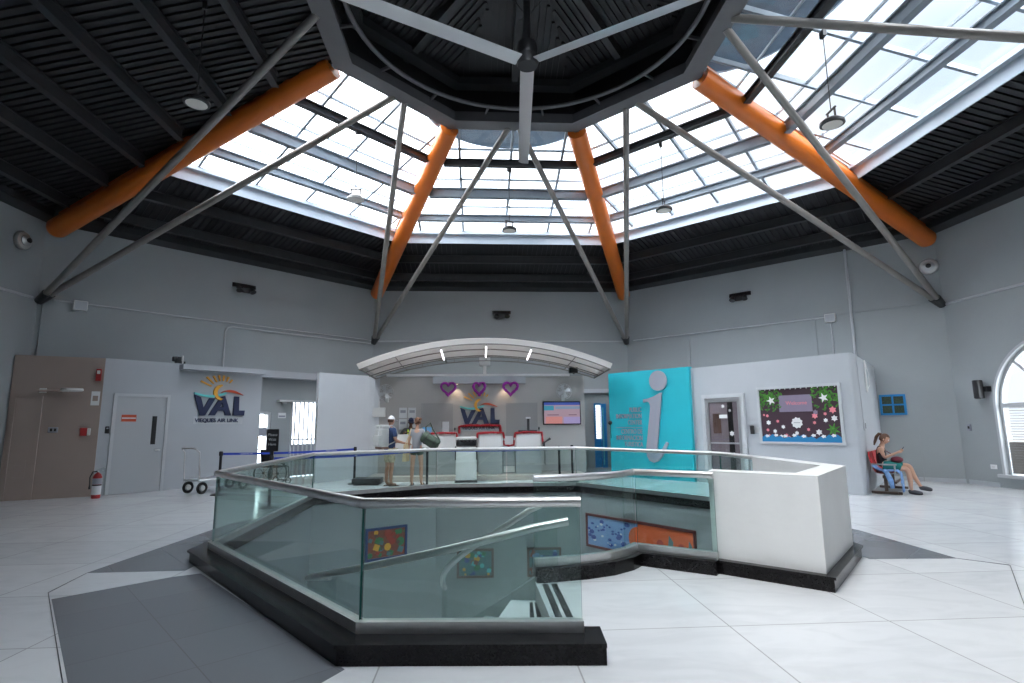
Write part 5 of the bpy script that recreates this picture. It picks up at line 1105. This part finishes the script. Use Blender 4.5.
def sandals(parent, w_=.10, st=(0, 0), mt_='sandal'):
    for i, sd in enumerate((-1, 1)):
        mb = MB(); o = st[i]; x = sd*w_*1.15
        poly = [(x-.035, -.06+o), (x+.035, -.06+o), (x+.045, .08+o), (x+.04+sd*.01, .19+o), (x-.02+sd*.01, .2+o), (x-.045, .1+o)]
        mb.prism(poly, 0, .018); mb.tube([(x-.05, .10+o, .02), (x-.02, .10+o, .062), (x+.02, .10+o, .062), (x+.05, .10+o, .02)], .010, 6); mb.build('sandal', mt_, parent)

# travelling man: white cap, navy shirt, pale backpack, khaki shorts
man = thing('person', 'person in white cap and navy shirt with a pale backpack, standing before the counter', 'person', (-3.12, 6.02, 0), R_(-48))
wrR, tipR = (.27, .34, 1.05), (.27, .43, 1.06); wrL, tipL = (-.24, .30, 1.08), (-.20, .39, 1.10)
hc1, hf1 = hand_chains(wrR, tipR, -1, .5); hc2, hf2 = hand_chains(wrL, tipL, 1, .5)
ch = legs_standing()+[[((0, 0, .97), .115), ((0, -.01, 1.12), .115), ((0, -.015, 1.32), (.15, .105)), ((0, -.005, 1.44), .075), ((0, .01, 1.52), .052), ((0, .015, 1.60), .05)],
     [((0, -.015, 1.32), (.15, .105)), ((.17, -.01, 1.41), .060), ((.235, .02, 1.14), .044), (wrR, .027)]+hc1[0][1:], [((0, -.015, 1.32), (.15, .105)), ((-.17, -.01, 1.41), .060), ((-.235, .02, 1.15), .044), (wrL, .027)]+hc2[0][1:]]
b_, Mx = body(man, ch, hf1+hf2, (0, .03, 1.645), R_(12), R_(-4), 'skin2', .98)
clothing('shirt', 'shirt_b', man, [[((0, 0, .80), (.165, .135)), ((0, 0, .92), (.165, .14)), ((0, -.01, 1.10), (.168, .14)), ((0, -.015, 1.32), (.185, .138)), ((0, -.005, 1.45), .088), ((0, .005, 1.485), .064)], [((0, -.015, 1.32), (.172, .128)), ((.18, -.01, 1.41), .077), ((.225, .01, 1.22), .066)], [((0, -.015, 1.32), (.172, .128)), ((-.18, -.01, 1.41), .077), ((-.225, .01, 1.22), .066)]])
clothing('shorts', 'khaki', man, [[((0, 0, .99), (.142, .122)), ((.088, 0, .86), .105), ((.10, .008, .56), .090)], [((0, 0, .99), (.142, .122)), ((-.088, 0, .86), .105), ((-.10, .008, .56), .090)]])
cap_hair(Mx, 'hair', man, scale=1.04, zmin=-.28)
mb = MB(); t = bmesh.new(); bmesh.ops.create_uvsphere(t, u_segments=24, v_segments=16, radius=1); bmesh.ops.delete(t, geom=[v for v in t.verts if v.co.z < .08], context='VERTS')
for v in t.verts: v.co = Vector((v.co.x*.088, v.co.y*.108, v.co.z*.125+.012))
mb.merge(t, True, Mx); A = [Mx @ Vector((.085*cos(a), .10+.10*sin(a), .028-.02*sin(a))) for a in [pi*i/12 for i in range(13)]]
va = [mb.bm.verts.new(p) for p in A]; vb = [mb.bm.verts.new(p+Vector((0, 0, .008))) for p in A]; mb._f(va); mb._f(vb[::-1]); [mb._f([va[i], va[i+1], vb[i+1], vb[i]]) for i in range(12)]; mb.build('cap', 'cap', man)
sandals(man)
bp = thing('backpack', 'large pale grey hiking backpack worn by the person in the white cap', 'backpack', (-3.12, 6.02, 0), R_(-48))
MB().rbox(-.17, .17, -.36, -.12, .98, 1.46, .06, 3).build('main_bag', 'pack', bp); MB().rbox(-.14, .14, -.42, -.34, 1.02, 1.28, .03, 2).build('front_pocket', 'pack', bp); MB().rbox(-.16, .16, -.35, -.10, 1.44, 1.54, .04, 2).build('lid', 'pack', bp)
for sx_ in (-1, 1):
    q = MB(); q.tube([(sx_*.11, -.14, 1.47), (sx_*.115, -.04, 1.53), (sx_*.12, .10, 1.44), (sx_*.14, .135, 1.28), (sx_*.16, .06, 1.12), (sx_*.15, -.13, 1.04)], .016, 8); q.build('shoulder_strap', 'pack', bp)
    q = MB(); q.bar((sx_*.08, -.425, 1.02), (sx_*.08, -.37, 1.5), .02, .01); q.build('buckle_strap', 'frame', bp)
MB().rbox(-.16, .16, -.34, -.12, .94, .99, .02).build('base_panel', 'woodf', bp)

# travelling woman: grey t-shirt, olive shorts, hair up
wom = thing('person', 'person with auburn hair tied up and grey t-shirt, carrying an olive duffel bag', 'person', (-2.42, 5.98, 0), R_(-8))
wrR, tipR = (.23, .20, 1.28), (.20, .25, 1.36); wrL, tipL = (-.25, .14, .90), (-.26, .17, .81)
hc1, hf1 = hand_chains(wrR, tipR, 1, .8, (0, -1, 0), .92); hc2, hf2 = hand_chains(wrL, tipL, 1, .4, (1, 0, 0), .92)
st = (.0, -.02)
ch = legs_standing(.115, .90, (0, .03))+[[((0, 0, .97), .115), ((0, 0, 1.12), .092), ((0, -.01, 1.30), (.128, .095)), ((0, 0, 1.41), .06), ((0, .01, 1.50), .044), ((0, .012, 1.57), .044)],
     [((0, -.01, 1.30), (.128, .095)), ((.145, -.01, 1.38), .050), ((.25, -.02, 1.16), .037), (wrR, .023)]+hc1[0][1:], [((0, -.01, 1.30), (.128, .095)), ((-.145, -.01, 1.38), .050), ((-.215, .0, 1.12), .037), (wrL, .023)]+hc2[0][1:]]
b_, Mx = body(wom, ch, hf1+hf2, (0, .02, 1.615), R_(62), R_(-5), 'skin', .95)
clothing('t_shirt', 'greyt', wom, [[((0, 0, .84), (.145, .122)), ((0, 0, .98), (.142, .12)), ((0, 0, 1.12), (.130, .108)), ((0, -.01, 1.30), (.148, .112)), ((0, 0, 1.42), .07), ((0, .005, 1.455), .055)], [((0, -.01, 1.30), (.148, .112)), ((.15, -.01, 1.38), .064), ((.20, -.015, 1.26), .056)], [((0, -.01, 1.30), (.148, .112)), ((-.15, -.01, 1.38), .064), ((-.185, -.005, 1.24), .056)]])
clothing('shorts', 'olive', wom, [[((0, 0, 1.00), (.132, .115)), ((.085, 0, .86), .102), ((.10, .01, .74), .094)], [((0, 0, 1.00), (.132, .115)), ((-.085, 0, .86), .102), ((-.10, .01, .74), .094)]])
def bun(mb, Mx): mb.ball(tuple(Mx @ Vector((0, -.10, .06))), .042, 12, 8)
cap_hair(Mx, 'hair2', wom, scale=1.05, zmin=-.33, extra=bun)
sandals(wom, .115, (0, .03), 'shoe')
df = thing('duffel_bag', 'bulky dark olive duffel bag slung tilted at the right hip of a traveller', 'bag', (-2.42+.36, 5.90, 1.12), R_(-8), rot=(0, R_(32), R_(-8)))
q = MB(); q.tube([(-.26, 0, 0), (-.25, 0, 0), (-.20, 0, 0), (.17, 0, 0), (.22, 0, 0), (.23, 0, 0)], [.06, .12, .15, .155, .12, .06], 20, ry=None); o = q.build('main_bag', 'olive', df)
q = MB(); q.tube([(-.22, -.02, .12), (-.30, -.02, .24), (-.27, .05, .38), (-.12, .10, .26), (.17, .05, .14)], .016, 8); q.build('shoulder_strap', 'olive', df)
q = MB(); q.bar((-.18, -.153, .02), (.16, -.158, .02), .012, .012); q.build('zip', 'blackm', df)
for x in (-.12, .12): q = MB(); q.tube([(x+.156*0, .158*cos(a), .158*sin(a)) for a in [2*pi*i/20 for i in range(20)]], .010, 6, closed=True); q.build('web_strap', 'blackm', df)
tb = thing('tote_bag', 'cream cloth tote bag hanging at the left side of a traveller', 'bag', (-2.69, 5.92, .62), R_(-8))
MB().hexa([(-.05, -.16, 0), (.05, -.16, 0), (.05, .16, 0), (-.05, .16, 0), (-.025, -.15, .42), (.025, -.15, .42), (.025, .15, .42), (-.025, .15, .42)]).build('bag_body', 'cream', tb)
q = MB(); q.tube([(.0, -.09, .42), (.08, -.04, .64), (.125, .0, .83), (.08, .05, .64), (.0, .09, .42)], .010, 6); q.build('handle', 'cream', tb)

# attendant behind the counter
att = thing('person', 'person in dark cap and black top with yellow bands, standing behind the counter', 'person', (-2.86, 8.02, .0), R_(180+18))
ch = legs_standing()+[[((0, 0, .97), .115), ((0, 0, 1.12), .11), ((0, .05, 1.30), (.14, .10)), ((0, .08, 1.42), .07), ((0, .11, 1.50), .05), ((0, .125, 1.56), .048)]]
wr1, tp1 = (.22, .42, 1.33), (.16, .50, 1.335); wr2, tp2 = (-.26, .40, 1.33), (-.18, .47, 1.335); h1, g1 = hand_chains(wr1, tp1, -1, .3); h2, g2 = hand_chains(wr2, tp2, 1, .3)
ch += [[((0, .05, 1.30), (.14, .10)), ((.17, .05, 1.38), .058), ((.30, .20, 1.24), .044), (wr1, .028)]+h1[0][1:], [((0, .05, 1.30), (.14, .10)), ((-.17, .05, 1.38), .058), ((-.30, .20, 1.24), .044), (wr2, .028)]+h2[0][1:]]
b_, Mx = body(att, ch, g1+g2, (0, .14, 1.625), 0, R_(-14), 'skind', .98)
clothing('jacket', 'black', att, [[((0, 0, .92), (.155, .13)), ((0, 0, 1.12), (.15, .13)), ((0, .05, 1.30), (.17, .125)), ((0, .08, 1.43), .085), ((0, .10, 1.47), .062)], [((0, .05, 1.30), (.17, .125)), ((.17, .05, 1.38), .074), ((.30, .20, 1.245), .060), ((.24, .37, 1.325), .045)], [((0, .05, 1.30), (.17, .125)), ((-.17, .05, 1.38), .074), ((-.30, .20, 1.245), .060), ((-.27, .34, 1.325), .045)]])
clothing('trousers', 'shirt_b', att, [[((0, 0, .99), (.14, .12)), ((sd*.088, 0, .86), .10), ((sd*.10, .01, .5), .075), ((sd*.10, 0, .1), .06)] for sd in (-1, 1)])
q = MB()
for sx_ in (-1, 1): q.bar((sx_*.09, .20, 1.18), (sx_*.085, .155, 1.40), .05, .02, up=(0, 1, 0))
q.build('reflective_band', 'hivis', att)
cap_hair(Mx, 'hair', att, scale=1.04, zmin=-.28)
mb = MB(); t = bmesh.new(); bmesh.ops.create_uvsphere(t, u_segments=24, v_segments=16, radius=1); bmesh.ops.delete(t, geom=[v for v in t.verts if v.co.z < .08], context='VERTS')
for v in t.verts: v.co = Vector((v.co.x*.088, v.co.y*.108, v.co.z*.125+.012))
mb.merge(t, True, Mx); A = [Mx @ Vector((.085*cos(a), .10+.09*sin(a), .028-.02*sin(a))) for a in [pi*i/12 for i in range(13)]]
va = [mb.bm.verts.new(p) for p in A]; vb = [mb.bm.verts.new(p+Vector((0, 0, .008))) for p in A]; mb._f(va); mb._f(vb[::-1]); [mb._f([va[i], va[i+1], vb[i+1], vb[i]]) for i in range(12)]; mb.build('cap', 'navy', att)
for sd in (-1, 1): MB().rbox(sd*.11-.045, sd*.11+.045, -.07, .19, 0, .08, .02).build('shoe', 'shoe', att)

# seated woman on the bench
so = bo+sb*.46+nb*.20
sw = thing('person', 'person with ponytail sitting cross-legged on the red waiting seats, looking at a phone', 'person', (so.x, so.y, 0), RZB+pi)
# local +y faces the room, +x is towards the camera
wr1, tp1 = (.10, .34, .86), (.04, .42, .88); wr2, tp2 = (-.10, .34, .86), (-.04, .42, .88); h1, g1 = hand_chains(wr1, tp1, -1, .7, (0, 0, 1), .92); h2, g2 = hand_chains(wr2, tp2, 1, .7, (0, 0, 1), .92)
chest = (0, .03, .86)
ch = [[((0, .06, .56), .115), ((0, .02, .70), .092), (chest, (.125, .095)), ((0, .05, .97), .058), ((0, .075, 1.04), .044), ((0, .095, 1.09), .044)],
      [(chest, (.125, .095)), ((.15, .04, .94), .048), ((.17, .10, .74), .037), (wr1, .023)]+h1[0][1:], [(chest, (.125, .095)), ((-.15, .04, .94), .048), ((-.17, .10, .74), .037), (wr2, .023)]+h2[0][1:],
      [((0, .06, .56), .115), ((-.09, .12, .54), .088), ((-.07, .50, .58), .060), ((-.05, .55, .40), .052), ((-.0, .64, .20), .036), ((.0, .67, .15), .034), ((.0, .76, .12), (.036, .024))],
      [((0, .06, .56), .115), ((.09, .12, .54), .088), ((.09, .47, .52), .060), ((.09, .50, .33), .054), ((.08, .50, .09), .034), ((.08, .56, .04), (.038, .028)), ((.085, .65, .03), (.036, .02))]]
b_, Mx = body(sw, ch, g1+g2, (0, .12, 1.135), 0, R_(-26), 'skin', .95)
clothing('tank_top', 'black', sw, [[((0, .05, .52), (.14, .12)), ((0, .02, .70), (.125, .108)), ((0, .03, .84), (.142, .112)), ((0, .035, .93), (.12, .09)), ((0, .045, 1.0), (.085, .06))]])
clothing('skirt', 'tealc', sw, [[((0, .05, .60), (.15, .12)), ((-.08, .16, .56), .112), ((-.07, .42, .585), .085)], [((0, .05, .60), (.15, .12)), ((.09, .16, .555), .112), ((.09, .40, .55), .088)]])
def pony(mb, Mx): pull(mb, Mx, [(0, -.09, .07), (0, -.14, .06), (0, -.16, -.02), (0, -.145, -.14), (.01, -.13, -.22)], [.03, .034, .034, .028, .012], 10)
cap_hair(Mx, 'hair', sw, scale=1.06, zmin=-.33, extra=pony)
for pts in ([(.07, .45, 0), (.105, .63, 0)], [(-.01, .635, .08), (.02, .79, .07)]):
    (x0, y0, z0), (x1, y1, z1) = pts; mb = MB(); mb.tube([(x0+.01, y0, z0+.045), (x0+.01, y0+.03, z0+.055), ((x0+x1)/2, y0+.12, z0+.045), (x1-.02, y1+.03, z0+.03), (x1-.02, y1+.06, z0+.025)], [.030, .046, .046, .040, .022], 12); mb.build('shoe', 'shoe', sw)
t = thing('mobile_phone', 'dark mobile phone held by the seated person', 'phone', tuple(so+nb*.40)+(.90,), RZB+pi, rot=(R_(-35), 0, RZB+pi)); MB().rbox(-.035, .035, -.006, .004, -.05, .09, .004, 1).build('case', 'blackm', t); MB().box(-.03, .03, -.0075, -.006, -.04, .08).build('screen', 'sign_grey', t)
t = thing('handbag', 'maroon bag on the lap of the seated person', 'bag', tuple(so+nb*.30)+(.66,), RZB+pi); q = MB(); q.ball((0, .0, .04), .115, 16, 10, (1.1, 1.0, .6)); q.build('pouch', 'maroon', t); q = MB(); q.tube([(-.1, -.05, .12), (-.13, -.2, .22), (-.1, -.30, .32), (0, -.22, .28)], .009, 6); q.build('strap', 'maroon', t)
# blue cloth draped over the near seat
t = thing('jacket', 'light blue jacket draped over the nearest seat and hanging to the floor', 'jacket', (bo.x, bo.y, 0), RZB)
mb = MB(); nx, ny = 14, 22; G = []
prof = [(-.08, .58), (-.14, .50), (-.22, .47), (-.32, .47), (-.42, .475), (-.50, .475), (-.545, .44), (-.56, .36), (-.565, .26), (-.57, .16), (-.58, .06)]
def pf(u):
    f = u*(len(prof)-1); i = min(int(f), len(prof)-2); a, b2_ = prof[i], prof[i+1]; k = f-i; return a[0]+(b2_[0]-a[0])*k, a[1]+(b2_[1]-a[1])*k
for i in range(ny+1):
    row = []; y, z = pf(i/ny)
    for j in range(nx+1):
        x = -.03+.47*(j/nx); fold = .018*sin(j*1.9+i*.35)*(.4+i/ny)
        if i/ny > .6: x = -.03+.47*(j/nx)*(1-.35*(i/ny-.6)/.4)
        row.append((x, y-abs(fold)*.8-.005, z+fold*.5+.012))
    G.append(row)
for dz in (0, .012):
    vs = [[mb.bm.verts.new((x, y-dz*.5, z+dz)) for x, y, z in r] for r in G]
    for i in range(ny):
        for j in range(nx): mb._f([vs[i][j], vs[i][j+1], vs[i+1][j+1], vs[i+1][j]], True)
mb.build('cloth', 'denim', t)
q = MB(); q.tube([(.02, -.30, .49), (-.02, -.34, .46), (-.03, -.40, .30), (-.02, -.42, .14)], [.04, .05, .05, .035], 10); q.build('sleeve', 'denim', t)
